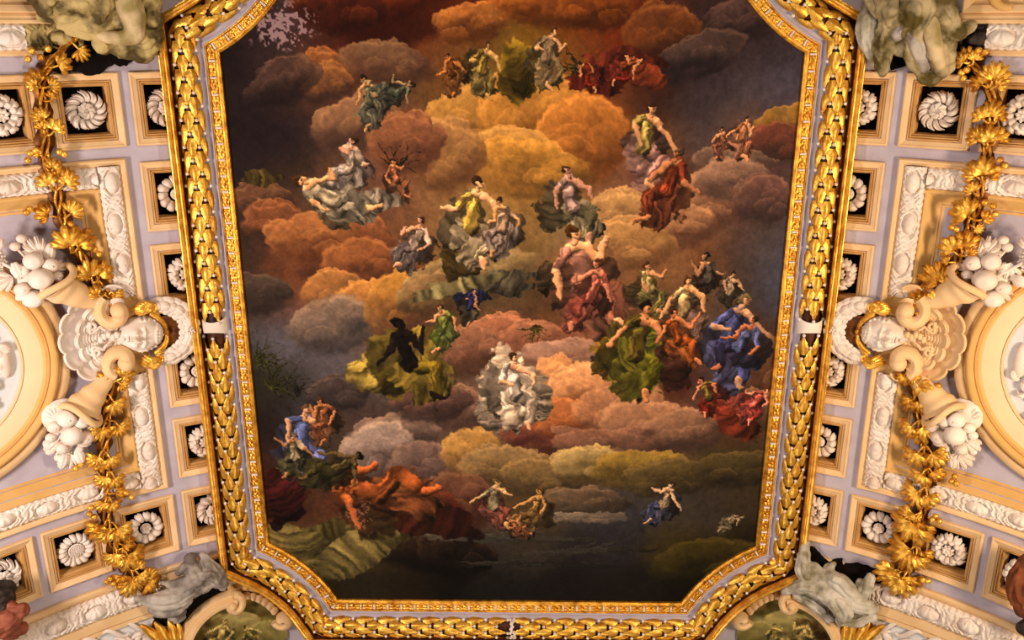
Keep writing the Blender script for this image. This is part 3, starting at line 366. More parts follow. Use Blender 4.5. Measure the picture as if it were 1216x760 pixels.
# ================================================================= PANELS
def panels(sd):
    sn = 'left' if sd < 0 else 'right'; mp = cove(sd)
    root = thing('panel_frame', 'great cream panel frame with white acanthus relief around the %s medallion' % sn, 'ceiling moulding', mp(np.array([[1.2, 0, 0]]))[0], 'great panel frames')
    path = subdiv([(6, -2.72), (.93, -2.72), (.93, 2.76), (6, 2.76)], .2)
    o = MB(); sweep(o, path, [(0, -.01), (0, .06), (.02, .085), (.045, .085), (.07, .055), (.10, .03), (.105, -.0)], False, 1)
    o.build('outer_moulding', M_CREAM, mp, root, smooth=False)
    i = MB(); sweep(i, path, [(.10, .0), (.10, .02), (.42, .02), (.42, .05), (.44, .065), (.47, .06), (.50, .03), (.62, -.10), (.64, -.10), (.645, -.13), (.66, -.11), (.69, -.11), (.70, -.125)], False, 1)
    i.build('inner_moulding', M_CREAM2, mp, root, smooth=False)
    w = .32; c = .93+.26; tt = 2.72-.26
    for nm, a, b, ph in (('acanthus_band', (c, -tt-.16), (c, -.62), .1), ('acanthus_band', (c, .66), (c, tt+.2), .3), ('acanthus_band', (c+.17, -tt), (6, -tt), .6), ('acanthus_band', (c+.17, tt+.04), (6, tt+.04), .2)):
        m = MB(); acanthus(m, a, b, w, phase=ph); m.build(nm, M_WHITE, mp, root, smooth='all')
    # upper end moulding
    if sd < 0: s0, s1 = 1.25, 1.25
    r2 = thing('end_moulding', 'white acanthus strip above the %s coffers, under the stucco figure' % ('upper left' if sd < 0 else 'upper right'), 'ceiling moulding', mp(np.array([[2, -4.45, 0]]))[0], 'end mouldings')
    m = MB(); acanthus(m, (2.02 if sd < 0 else 1.86, -4.45), (6, -4.45), .36, period=.66, phase=.2, h0=.07, amp=.08); m.build('acanthus_band', M_WHITE, mp, r2, smooth='all')
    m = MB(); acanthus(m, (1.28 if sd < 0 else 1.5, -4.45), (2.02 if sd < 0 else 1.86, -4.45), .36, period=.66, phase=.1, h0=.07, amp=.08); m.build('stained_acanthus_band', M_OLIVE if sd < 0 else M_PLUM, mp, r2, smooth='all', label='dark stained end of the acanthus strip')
    m = MB()
    sweep(m, subdiv([(.2, -4.20), (6, -4.20)], .2), [(0, 0), (0, .05), (.03, .06), (.07, .04), (.08, .02), (.42, .02), (.42, .09), (.44, .11), (.47, .11), (.48, .085), (.52, .08), (.56, .05)], False, 1)
    m.build('cream_moulding', M_CREAM, mp, r2, smooth=False)
    r3 = thing('end_panel', 'smooth cream panel in the photo\'s %s corner above the acanthus strip' % ('upper left' if sd < 0 else 'upper right'), 'ceiling panel', mp(np.array([[2.4, -5, 0]]))[0], 'end panels')
    m = MB(); sb = 1.5 if sd > 0 else 1.4
    sweep(m, subdiv([(6, -4.76), (sb, -4.76), (sb, -6.5)], .2), [(0, 0), (0, .10), (.02, .11), (.06, .10), (.10, .085), (.13, .03)], False, -1)
    m.grid(np.array([[(a, b, .03) for b in (-6.5, -4.85)] for a in np.linspace(sb+.1, 6, 14)]))
    m.build('panel', M_CREAM, mp, r3, smooth=False)
    if sd > 0:
        m = MB(); m.tube([(1.86+.2*(1-cos(a)), -5.05+.22*sin(a), .10) for a in np.linspace(-1.5, 1.9, 20)], np.linspace(.10, .05, 20), 10)
        m.build('scroll', M_CREAM2, mp, r3, label='curled ochre scroll end on the panel')
    # lower end moulding and relief panel
    r4 = thing('end_moulding', 'white acanthus strip below the bottom %s coffers, ending at the grey figure' % sn, 'ceiling moulding', mp(np.array([[2, 4.6, 0]]))[0], 'end mouldings')
    m = MB(); acanthus(m, (1.28, 4.58), (6, 4.58), .40, period=.62, phase=.75, h0=.09, amp=.10); m.build('acanthus_band', M_WHITE, mp, r4, smooth='all')
    m = MB(); sweep(m, subdiv([(-.1, 4.24), (6, 4.24)], .2), [(0, 0), (0, .05), (.03, .075), (.07, .07), (.12, .04), (.13, .03), (.54, .03), (.54, .07), (.57, .09), (.74, .09), (.76, .07), (.765, .05), (.775, .08), (.84, .08), (.86, .02), (.88, 0)], False, -1)
    m.build('cream_moulding', M_CREAM, mp, r4, smooth=False)
    r5 = thing('foliage_relief', 'low white scrolling foliage relief in the photo\'s bottom %s corner' % sn, 'stucco relief', mp(np.array([[2.6, 5.4, 0]]))[0], 'foliage reliefs')
    m = MB(); m.grid(np.array([[(a, b, .012) for b in (5.1, 7)] for a in np.linspace(1.25, 6, 14)])); m.build('ground', M_FIELD, mp, r5, smooth=False)
    m = MB(); rr = random.Random(3+sd)
    for cx, cy, rad in ((2.1, 5.55, .36), (2.9, 5.6, .4), (3.7, 5.7, .4), (1.65, 5.4, .2), (2.5, 5.3, .2), (3.3, 5.3, .2)):
        for arm in range(5):
            a0 = arm*1.257+rr.random(); n = 14
            pts = [(cx+rad*(.15+.85*q)*cos(a0+2.2*q), cy+rad*(.15+.85*q)*sin(a0+2.2*q)*.8, .02+.05*sin(pi*q)) for q in np.linspace(0, 1, n)]
            m.tube(pts, .038*np.sin(np.linspace(.5, 2.9, n))+.01, 7)
        m.ellipsoid((cx, cy, .04), (.07, .06, .05), 10, 6)
    for k in range(9):
        x = 1.45+k*.42; m.tube([(x+.5*q, 5.16+.12*sin(q*5+k), .04+.03*sin(pi*q)) for q in np.linspace(0, 1, 12)], .035*np.sin(np.linspace(.4, 2.9, 12))+.008, 7)
    m.build('scroll_foliage', M_WHITE, mp, r5)
    # roundel
    rr_ = thing('roundel', 'round cream ringed medallion with pale foliage relief cut by the %s edge' % sn, 'medallion', mp(np.array([[3.9, .05, 0]]))[0], 'side medallions')
    cx, cy = 3.95, .06
    ang = np.linspace(0, 2*pi, 97)[:-1]
    circ = lambda r: [(cx+r*cos(a), cy+r*sin(a)) for a in ang]
    m = MB(); sweep(m, circ(1.88), [(0, -.12), (0, -.02), (.02, .0), (.10, .02), (.14, .02), (.15, -.0), (.17, -.0)], True, -1); m.build('outer_ring', M_CREAM, mp, rr_)
    m = MB(); sweep(m, circ(1.72), [(0, -.02), (.01, .04), (.035, .075), (.07, .09), (.11, .08), (.13, .04), (.135, .01), (.15, .03), (.2, .035), (.235, .01), (.24, -.02)], True, -1); m.build('torus_ring', M_CREAM2, mp, rr_)
    m = MB(); sweep(m, circ(1.50), [(0, -.03), (.0, .01), (.10, .01), (.26, -.03), (.262, -.045), (.272, -.045), (.275, -.02), (.30, -.02), (.30, -.10)], True, -1); m.build('inner_ring', M_RING, mp, rr_)
    m = MB(); sweep(m, circ(1.22), [(0, -.08), (.3, -.08), (.9, -.08), (1.21, -.08)], True, -1); m.build('field', M_FIELD, mp, rr_, smooth=False)
    m = MB(); rr = random.Random(9+sd)
    for k in range(92):
        a0 = pi+(rr.uniform(-1.2, 1.2) if k < 46 else rr.uniform(1.2, 5.08)); r0 = rr.uniform(.55, 1.02) if k < 46 else rr.uniform(.1, 1.02); x0, y0 = cx+r0*cos(a0), cy+r0*sin(a0); d = rr.uniform(0, 6.28); cv = rr.choice((-1, 1))*rr.uniform(1.5, 3.5); L = rr.uniform(.18, .34); n = 12
        pts = []; x, y = x0, y0
        for q in range(n):
            pts.append((x, y, -.06+.04*sin(pi*q/(n-1)))); x += L/n*cos(d+cv*q/n); y += L/n*sin(d+cv*q/n)
        pts = [p for p in pts if hypot(p[0]-cx, p[1]-cy) < 1.13]
        if len(pts) > 3: m.tube(pts, .036*np.sin(np.linspace(.4, 2.9, len(pts)))+.008, 7)
    m.ellipsoid((cx-.98, cy+.0, -.05), (.10, .28, .07), 14, 8); m.ellipsoid((cx-.8, cy-.35, -.05), (.14, .12, .06), 12, 8)
    m.build('foliage', M_WHITE, mp, rr_)
for sd in (-1, 1): panels(sd)

# ================================================================= SHELL, MASK, WREATH, VOLUTES
def masks(sd):
    sn = 'left' if sd < 0 else 'right'; mp = cove(sd); loc = lambda s, t: mp(np.array([[s, t, 0]]))[0]
    r = thing('scallop_shell', 'big ribbed pale scallop shell under the %s stucco face\'s chin' % sn, 'shell ornament', loc(1.7, 0), 'scallop shells')
    cx, cy = 1.40, -.07; n = 9
    def fan(r0, r1, span, ribs, h0, amp, nr=22, wob=.05, bump=0, cup=.0):
        A = np.linspace(-span, span, ribs*14+1); Q = np.linspace(0, 1, nr); P = np.zeros((nr, len(A), 3))
        ph = (A/span+1)/2*ribs
        for i, q in enumerate(Q):
            rad = r0+(r1*(1-wob+wob*np.abs(np.sin(pi*ph))**.5*1.0)*(1+.08*np.cos(A))-r0)*q
            P[i, :, 0] = cx+rad*np.cos(A); P[i, :, 1] = cy+rad*np.sin(A)
            P[i, :, 2] = h0+cup*q*q+amp*(q**.8)*(np.abs(np.sin(pi*ph))**.7)+bump*np.sin(q*nr*1.9)*(q > .25)+.035*np.exp(-((q-.93)/.05)**2)
        return P
    col = M_WHITE if sd < 0 else M_CREAM
    m = MB(); m.grid(fan(.4, .80, radians(104), 9, .03, .02, wob=.07, cup=.12), thick=.03); m.build('outer_rim', col, mp, r, smooth='all')
    m = MB(); m.grid(fan(.03, .60, radians(108), 9, .11, .075, wob=.10, bump=.011, cup=.06, nr=44), thick=.03); m.build('ribbed_fan', col, mp, r, smooth='all')
    m = MB()
    for sg in (-1, 1):
        pts = [(cx+.18+.25*q+.05*cos(9*q)*q, cy+sg*(.12+.10*q+.11*sin(7*q)*q), .22+.02*q) for q in np.linspace(0, 1, 18)]
        m.tube(pts, np.linspace(.02, .032, 18), 8)
        m.tube([(cx+.36+.07*cos(a)*(1-a/9), cy+sg*(.20+.07*sin(a)*(1-a/9)), .24) for a in np.linspace(0, 5.5, 20)], .024, 8)
    for k in range(5): m.ellipsoid((cx+.02+.06*k, cy+.03*sin(k*2), .2), (.045, .06, .04), 10, 6)
    m.build('ribbon', col, mp, r)
    # volutes: one thick curled scroll each side
    for sg in (-1, 1):
        g = thing('scroll_volute', 'thick cream curled scroll %s the %s scallop shell\'s hinge' % ('above' if sg < 0 else 'below', sn), 'scroll ornament', loc(1.45, sg*.36), 'shell scrolls')
        c0 = (1.47, sg*.40-.04); pts = []; rad = []
        for a in np.linspace(0, 4.6, 34):
            q = a/4.6; rr = .25-.17*q
            pts.append((c0[0]-.05+rr*cos(pi*.35-a)*.95, c0[1]+sg*rr*sin(pi*.35-a)*1.0, .16+.10*q)); rad.append(.085+.035*q)
        m = MB(); m.tube(pts, rad, 12, flat=1.3); m.ellipsoid(pts[-1], (.13, .13, .15), 16, 10)
        m.build('volute', M_CREAM, mp, g)
    # female mask
    g = thing('stucco_mask', 'white stucco face with waved hair looking down inside the %s laurel wreath' % sn, 'sculpted face', loc(1.05, 0), 'stucco faces')
    nx, ny = 61, 77
    U = np.linspace(-1, 1, nx); V = np.linspace(-1, 1, ny); x, y = np.meshgrid(U, V, indexing='ij')   # x: t direction, y: +1 = chin (+s)
    # map the square onto an oval
    X = x*np.sqrt(1-y*y/2); Y = y*np.sqrt(1-x*x/2)
    rr = np.sqrt(X*X+Y*Y); dome = np.sqrt(np.clip(1-rr**2.4, 0, 1))
    jaw = 1-.24*sm(.15, 1, Y)
    g2 = lambda cx_, cy_, sx, sy: np.exp(-((X-cx_)/sx)**2-((Y-cy_)/sy)**2)
    Hh = .30*dome
    Hh += .085*g2(0, .30, .10, .16)+.05*g2(0, .12, .075, .25)              # nose tip and bridge
    Hh += .02*g2(-.09, .36, .05, .05)+.02*g2(.09, .36, .05, .05)
    Hh += .03*(g2(-.30, -.08, .22, .05)+g2(.30, -.08, .22, .05))            # brows
    Hh -= .055*(g2(-.28, .06, .15, .08)+g2(.28, .06, .15, .08))             # sockets
    Hh += .042*(g2(-.28, .08, .10, .045)+g2(.28, .08, .10, .045))            # eyeballs
    Hh += .014*(g2(-.28, .04, .13, .014)+g2(.28, .04, .13, .014))-.014*(g2(-.28, .115, .11, .014)+g2(.28, .115, .11, .014))
    Hh += .03*(g2(-.42, .34, .16, .16)+g2(.42, .34, .16, .16))              # cheeks
    Hh += .03*g2(0, .52, .17, .04)+.034*g2(0, .63, .13, .045)-.045*g2(0, .575, .19, .014)
    Hh -= .02*g2(0, .72, .16, .04)+.01*g2(0, .44, .03, .05)
    Hh += .045*g2(0, .84, .16, .10)
    hair = sm(-.50, -.58, Y+.35*X*X)
    hair = np.maximum(hair, sm(.80, .88, np.abs(X))*sm(.3, .0, Y))
    Hh = .30*dome+(Hh-.30*dome)*1.55
    wave = .5+.5*np.sin(26*np.arctan2(X, -(Y+.0)+.15)+5*np.sin(6*rr))
    Hh += hair*(.045+.03*wave)*(.5+.5*dome)
    band = np.exp(-((Y+.30*X*X+.74)/.03)**2); Hh += .025*band
    P = np.zeros(x.shape+(3,))
    tilt = .12*(-1 if sd < 0 else 1)
    a = .355*Y+.0; b = .285*X*jaw*(1+.05*hair*(.5+.5*np.sin(30*np.arctan2(X, -Y))))
    P[..., 0] = 1.06+a*cos(tilt)-b*sin(tilt); P[..., 1] = .0+a*sin(tilt)*.3+b*cos(tilt); P[..., 2] = .05+Hh*1.05
    m = MB(); m.grid(P, thick=0); m.build('face', M_WHITE, mp, g, smooth='all')
    m = MB(); m.tube([(1.36, -.02, .12), (1.44, -.03, .12), (1.52, -.04, .1)], [.09, .07, .09], 12); m.build('neck', M_WHITE, mp, g)
    m = MB()
    for k in range(22):
        aa = radians(105)+radians(150)*k/21
        m.ellipsoid((1.06+.33*cos(aa), .265*sin(aa), .13+.03*(k % 2)), (.034, .034, .04), 8, 6)
    m.build('hair_curls', M_WHITE, mp, g)
    # laurel crescent
    g = thing('laurel_crescent', 'white laurel-leaf crescent curving over the %s stucco face beside the frame' % sn, 'wreath ornament', loc(.4, 0), 'laurel crescents')
    leaf = MB(); core = MB(); C0 = (.74, 0)
    arc = lambda a, rad: (C0[0]-rad*cos(a)*1.0, C0[1]+rad*sin(a)*1.04)
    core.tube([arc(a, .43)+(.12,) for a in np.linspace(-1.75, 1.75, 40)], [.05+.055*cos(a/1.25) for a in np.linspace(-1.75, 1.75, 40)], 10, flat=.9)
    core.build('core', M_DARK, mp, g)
    for sg in (-1, 1):
        for k in range(7):
            a = sg*(1.80-k*.275)
            for row, (dr, hh) in enumerate(((-.085, .14), (.0, .19), (.085, .14))):
                aa = a+sg*(.10 if row == 1 else 0); sc = (.55+.45*cos(aa/1.3))
                p = arc(aa, .43+dr*sc*1.15); q = arc(aa-sg*.52, .43+dr*sc*1.45)
                long_leaf(leaf, p, q, .074*(.6+.5*sc), hh+.015*(k % 2), .075, notch=0, n=9)
    leaf.build('laurel_leaves', M_WHITE, mp, g)
    m = MB()
    for k in range(12):
        a = k*2.4; rad = .02*sqrt(k); m.ellipsoid((arc(0, .43)[0]+rad*cos(a), rad*sin(a)+.02, .27), .018, 8, 6)
    m.build('berries', M_WHITE, mp, g)
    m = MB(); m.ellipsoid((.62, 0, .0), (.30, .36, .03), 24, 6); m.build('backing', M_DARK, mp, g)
    # bow
    g = thing('ribbon_bow', 'dark gold ribbon bow between the %s laurel crescent and the face\'s hair' % sn, 'bow ornament', loc(.6, 0), 'gold bows')
    m = MB(); 
    for sg in (-1, 1):
        for aa in (.2, .75, 1.35):
            L = .27 if aa < 1 else .24
            for w_ in (-.25, 0, .25):
                m.tube([(.68-L*q*cos(aa+w_), sg*L*q*sin(aa+w_), .10+.09*sin(pi*q*.8)) for q in np.linspace(.05, 1, 8)], np.linspace(.02, .05, 8), 7, flat=.5)
    m.build('loops', M_BRONZE_SHADE, mp, g)
    m = MB(); m.ellipsoid((.68, 0, .2), (.05, .06, .06), 10, 8)
    for sg in (-1, 1): m.tube([(.68+.1*q*q*2, sg*(.04+.30*q), .2+.05*sin(pi*q)) for q in np.linspace(0, 1, 10)], np.linspace(.03, .05, 10), 8, flat=.6)
    m.build('knot', M_GOLD, mp, g)
    # gold acanthus leaves flanking the face
    for sg in (-1, 1):
        g = thing('acanthus_leaf', 'curly gold acanthus leaf %s the %s stucco face, at the crescent\'s tip' % ('above' if sg < 0 else 'below', sn), 'gilt leaf', loc(.95, sg*.45), 'gold leaves beside the faces')
        m = MB()
        for k in range(7):
            a0 = (-.5+.22*k); L = .36-.025*abs(k-3)
            m.tube([(.80+L*q*cos(a0*.9)+.0, sg*(.40+L*q*sin(a0)*.55+.05*sin(3*q)), .16+.12*sin(pi*q*.9)) for q in np.linspace(0, 1, 10)], .05*np.sin(np.linspace(.6, 2.9, 10))+.006, 8)
        m.tube([(.84+.07*cos(a)*(1-a/12), sg*(.42+.07*sin(a)*(1-a/12)), .24) for a in np.linspace(0, 6, 22)], .028, 8)
        m.tube([(.74, sg*.2, .1), (.8, sg*.3, .2), (.86, sg*.38, .22)], [.03, .05, .05], 8)
        m.build('leaf_blade', M_GOLDB, mp, g)
for sd in (-1, 1): masks(sd)

# ================================================================= CORNUCOPIAS
def pumpkin(n): return lambda U, W: 1+.05*np.cos(n*U)*np.sin(W)
def stub(U, W): return 1-.12*np.exp(-(W/.25)**2)
def cornucopia(sd, sg):
    sn = 'left' if sd < 0 else 'right'; mp = cove(sd); ud = 'upper' if sg < 0 else 'lower'
    g = thing('cornucopia', 'cream horn spilling pale stucco fruit, %s %s, against the round medallion' % (ud, sn), 'cornucopia', mp(np.array([[2, sg*.9, 0]]))[0], 'fruit cornucopias')
    if sg < 0: pts = [(1.52, -.52), (1.62, -.60), (1.78, -.70), (1.96, -.84), (2.10, -.96), (2.16, -1.04)]
    else: pts = [(1.52, .50), (1.62, .62), (1.78, .74), (1.92, .86), (2.04, .97), (2.10, 1.05)]
    rad = [.07, .11, .16, .215, .27, .30]; hh = [.1, .13, .16, .18, .2, .22]
    P = np.array([p+(h,) for p, h in zip(pts, hh)]); k = np.linspace(0, 5, 24)
    P = np.stack([np.interp(k, range(6), P[:, i]) for i in range(3)], 1); rd = np.interp(k, range(6), rad)*(1+.045*np.sin(k*5.5))
    m = MB(); m.tube(P, rd, 20, flat=.72, cap=False); 
    m.build('horn', M_CREAM, mp, g)
    e = P[-1]-P[-4]; e /= np.linalg.norm(e); q = np.array([-e[1], e[0], 0]); up = np.array([0, 0, 1.])
    lip = [P[-1]+e*.0+q*.31*cos(a)+up*.24*sin(a)+e*.05*sin(2*a) for a in np.linspace(0, 2*pi, 30)]
    m = MB(); m.tube(lip, .055, 10, cap=False, up=e); m.build('rolled_lip', M_CREAM, mp, g)
    m = MB(); m.ellipsoid(P[-1]-e*.06, (.19, .19, .15), 14, 8); m.build('mouth_shadow_lining', M_BRONZE_SHADE, mp, g, label='dark lining for the shade inside the horn')  # dark ellipsoid painted for the shade inside the mouth
    # fruits: (s, t, h, r, kind)
    c = P[-1]
    if sg < 0:
        fr = [(2.37, -1.14, .34, .15, 'melon'), (2.20, -1.30, .28, .10, 'pomegranate'), (2.42, -1.40, .26, .115, 'peach'), (2.28, -.92, .28, .105, 'apple'), (2.50, -.84, .22, .125, 'melon'), (2.62, -1.0, .2, .09, 'apple'), (2.30, -1.60, .16, .055, 'bud'), (2.50, -1.72, .14, .06, 'bud'), (2.60, -1.62, .14, .06, 'bud'), (2.14, -1.12, .3, .075, 'apple')]
        gr = (2.86, -1.46)
    else:
        fr = [(2.33, 1.06, .32, .125, 'apple'), (2.12, 1.16, .30, .11, 'peach'), (2.30, 1.36, .32, .14, 'pumpkin'), (2.10, 1.46, .26, .11, 'apple'), (2.52, 1.18, .22, .08, 'apple'), (2.58, 1.34, .2, .065, 'apple'), (2.44, 1.56, .2, .085, 'apple'), (2.64, 1.46, .14, .045, 'bud'), (2.62, 1.58, .14, .05, 'bud'), (2.20, 1.66, .16, .055, 'bud'), (1.98, 1.32, .2, .09, 'peach'), (2.50, 1.72, .13, .06, 'bud')]
        gr = (2.42, 1.74)
    names = {'melon': 'melon', 'pomegranate': 'pomegranate', 'peach': 'peach', 'apple': 'apple', 'bud': 'fruit_bud', 'pumpkin': 'pumpkin'}
    rr = random.Random(sd*7+sg)
    for s, t, h, r_, kd in fr:
        if sd > 0: s += rr.uniform(-.03, .03); t += rr.uniform(-.03, .03); r_ *= rr.uniform(.92, 1.06)
        m = MB(); r_ *= 1.22; h *= .85
        fn = pumpkin(10) if kd == 'pumpkin' or (kd == 'melon' and sd > 0 and sg > 0) else stub
        m.ellipsoid((s, t, h), (r_, r_*(.9 if kd != 'melon' else .84), r_*.95), 20, 12, fn=fn)
        if kd in ('apple', 'pomegranate'): m.ellipsoid((s, t, h+r_*.86), (.02, .02, .02), 8, 5)
        o = m.build(names[kd], M_WHITE, mp, g, smooth='all')
    sm_ = MB()
    for s_, t_, h_, r_, kd in fr[5:]: sm_.tube([(c[0], c[1], .2), ((c[0]+s_)/2+.05, (c[1]+t_)/2, .2), (s_, t_, h_*.8)], .018, 6)
    sm_.tube([(c[0], c[1], .2), ((c[0]+gr[0])/2, (c[1]+gr[1])/2+.08, .2), (gr[0], gr[1], .12)], .022, 6)
    sm_.ellipsoid((fr[0][0]+.02, fr[0][1], .08), (.30, .26, .10), 14, 6)
    sm_.build('fruit_stalks', M_WHITE, mp, g)
    gm = MB()
    for k in range(34):
        a = k*2.4; q = sqrt(k/34); gm.ellipsoid((gr[0]+.15*q*cos(a)*.8, gr[1]+.17*q*sin(a), .18-.08*q), .026, 7, 5)
    gm.build('grape_bunch', M_WHITE, mp, g)
    lv = [((2.22, -1.34), (2.12, -1.62)), ((2.70, -1.2), (2.95, -1.12)), ((2.08, -.86), (1.98, -1.02)), ((2.84, -1.62), (2.78, -1.80)), ((2.66, -1.40), (2.62, -1.15)), ((2.30, -1.45), (2.42, -1.70)), ((2.44, -1.28), (2.66, -1.22)), ((2.16, -1.2), (1.98, -1.26)), ((2.5, -1.0), (2.72, -.86))] if sg < 0 else [((2.06, 1.40), (1.86, 1.50)), ((2.24, 1.66), (2.20, 1.92)), ((2.40, 1.66), (2.52, 1.90)), ((2.02, 1.18), (1.90, 1.02)), ((2.46, 1.06), (2.52, .90)), ((2.34, 1.7), (2.36, 1.95)), ((2.24, 1.22), (2.06, 1.30)), ((2.44, 1.4), (2.62, 1.62)), ((2.2, 1.5), (2.02, 1.62)), ((2.4, 1.24), (2.56, 1.22))]
    for a, b in lv:
        m = MB()
        if rr.random() < .5: long_leaf(m, a, b, .085, .14, .09)
        else: fan_leaf(m, a, b, .08, width=.7, seed=rr.randint(0, 99), thick=.015)
        m.build('leaf', M_WHITE, mp, g)
for sd in (-1, 1):
    for sg in (-1, 1): cornucopia(sd, sg)

# ================================================================= GOLDEN VINE GARLANDS
def garland(sd):
    sn = 'left' if sd < 0 else 'right'; mp = cove(sd)
    for part, path in enumerate(VINE_PATHS[sd]):
        ud = 'upper' if part == 0 else 'lower'
        g = thing('vine_garland', 'gilded vine-leaf garland with berries, %s half on the %s side, %s' % (ud, sn, 'ending at the scallop shell' if part == 0 else 'ending near the grey figure'), 'garland', mp(np.array([path[0]+(0,)]))[0], 'gilded vine garlands')
        m = MB(); P = subdiv(path, .06); n = len(P)
        for k in range(3):
            ph = k*2.1; m.tube([(p[0]+.045*sin(i*.45+ph), p[1], .11+.04*cos(i*.45+ph)) for i, p in enumerate(P)], .021, 6)
        m.build('twisted_stem', M_GOLD, mp, g)
        m = MB(); m.tube([(p[0], p[1], .05) for p in P], [.11+.03*sin(i*.9) for i in range(n)], 8, flat=.4); m.build('shadow_core', M_BRONZE_SHADE, mp, g, label='dark core for the shadow behind the leaves')  # dark core standing in for shadow in the garland's gaps
        tmin, tmax = (-9, 0) if part == 0 else (0, 9)
        for i, (a, b, c, d) in enumerate(VINE_LEAVES[sd]):
            if not (tmin < (b+d)/2 <= tmax): continue
            m = MB(); k_ = .70+.14*((i*7) % 5)/4; mx, my = a+(c-a)*.30, b+(d-b)*.30
            fan_leaf(m, (mx, my), (mx+(c-a)*k_, my+(d-b)*k_), .11+.04*(i % 3), lobes=(5, 7, 5)[i % 3], seed=i, curl=(i % 4)*.3)
            # stem joining the leaf to the branch
            j = int(np.argmin(np.hypot(P[:, 0]-a, P[:, 1]-b))); q = P[j]
            m.tube([(q[0], q[1], .12), ((q[0]+a)/2, (q[1]+b)/2, .2), (a, b, .19), (a+(c-a)*.3, b+(d-b)*.3, .22+.03*(i % 3))], [.016, .017, .018, .012], 6)
            m.build('vine_leaf', M_GOLDB if i % 3 else M_GOLD, mp, g, smooth='all')
        rr = random.Random(4)
        for (a, b) in VINE_BERRIES[sd]:
            if not (tmin < b <= tmax): continue
            m = MB(); m.ellipsoid((a, b, .17+.05*rr.random()), .052, 10, 8, fn=stub); m.build('berry', M_GOLDB, mp, g, smooth='all')
for sd in (-1, 1): garland(sd)

# ================================================================= STUCCO FIGURES
def slab(name, pts, sd, mat, parent, h0=.02, h1=.075):  # thin dark slab standing in for the shadow under a figure
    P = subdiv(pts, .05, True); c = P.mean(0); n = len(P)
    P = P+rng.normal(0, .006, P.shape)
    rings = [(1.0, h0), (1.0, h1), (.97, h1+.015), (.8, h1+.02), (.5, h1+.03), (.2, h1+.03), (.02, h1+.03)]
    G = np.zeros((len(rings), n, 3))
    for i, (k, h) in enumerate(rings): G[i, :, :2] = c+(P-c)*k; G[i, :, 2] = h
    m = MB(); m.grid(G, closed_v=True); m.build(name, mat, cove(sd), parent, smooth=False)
def sculpt(name, chains, sd, mat, parent, voxel=.016, disp=.04, dscale=.30, label=None, folds=True):
    m = MB(); fr_ = random.Random(len(chains)*13+len(name))
    for ch in chains:
        if len(ch) == 1: ch = ch*2
        P = np.array(ch, float); k = np.linspace(0, len(P)-1, max(4, (len(P)-1)*6+1))
        Q = np.stack([np.interp(k, range(len(P)), P[:, i]) for i in range(4)], 1)
        # soften the joints
        for _ in range(3): Q[1:-1] = (Q[:-2]+2*Q[1:-1]+Q[2:])/4
        m.tube(Q[:, :3], Q[:, 3], 14)
        for e in (0, -1): m.ellipsoid(Q[e, :3], Q[e, 3], 14, 10)
        big = Q[:, 3].max()
        if big > .085 and folds:
            T = np.gradient(Q[:, :3], axis=0); T /= np.linalg.norm(T, axis=1)[:, None]+1e-9
            side = np.cross(T, np.array([0, 0, 1.])); side /= np.linalg.norm(side, axis=1)[:, None]+1e-9
            nf = int(3+big*16)
            for k_ in range(nf):
                a0 = -1.35+2.7*(k_+.5)/nf+fr_.uniform(-.12, .12); w1 = fr_.uniform(.15, .45); p1 = fr_.uniform(0, 6)
                A_ = a0+w1*np.sin(np.linspace(0, 2.6, len(Q))+p1)
                i0 = int(len(Q)*fr_.uniform(0, .25)); i1 = max(i0+4, int(len(Q)*fr_.uniform(.75, 1)))
                F_ = Q[:, :3]+Q[:, 3:4]*.97*(side*np.sin(A_)[:, None]+np.array([0, 0, 1.])*np.cos(A_)[:, None])
                rr_ = (.10+.13*big)*big*fr_.uniform(.9, 1.7)*np.sin(np.linspace(.35, 2.8, len(Q)))+.012
                m.tube(F_[i0:i1]+np.array([0, 0, .012]), rr_[i0:i1]*1.1, 7)
    for k in range(len(m.V)):       # carry every piece down to the vault's surface
        m.V[k][:, 2] = np.maximum(m.V[k][:, 2], .005)
    o = m.build(name, mat, cove(sd), parent, fix=False, label=label)
    r = o.modifiers.new('union', 'REMESH'); r.mode = 'VOXEL'; r.voxel_size = voxel; r.use_smooth_shade = True
    s = o.modifiers.new('soften', 'SMOOTH'); s.factor = .5; s.iterations = 1
    for tn, sc, st in (('folds', dscale, disp), ('creases', dscale*.35, disp*.5)):
        t = bpy.data.textures.new(tn, 'MARBLE' if tn == 'folds' else 'CLOUDS'); t.noise_scale = sc
        if tn == 'folds': t.turbulence = 6.; t.noise_depth = 2
        d = o.modifiers.new(tn, 'DISPLACE'); d.texture = t; d.strength = st; d.mid_level = .5; d.texture_coords = 'LOCAL'
    s = o.modifiers.new('soften2', 'SMOOTH'); s.factor = .4; s.iterations = 1
    return o
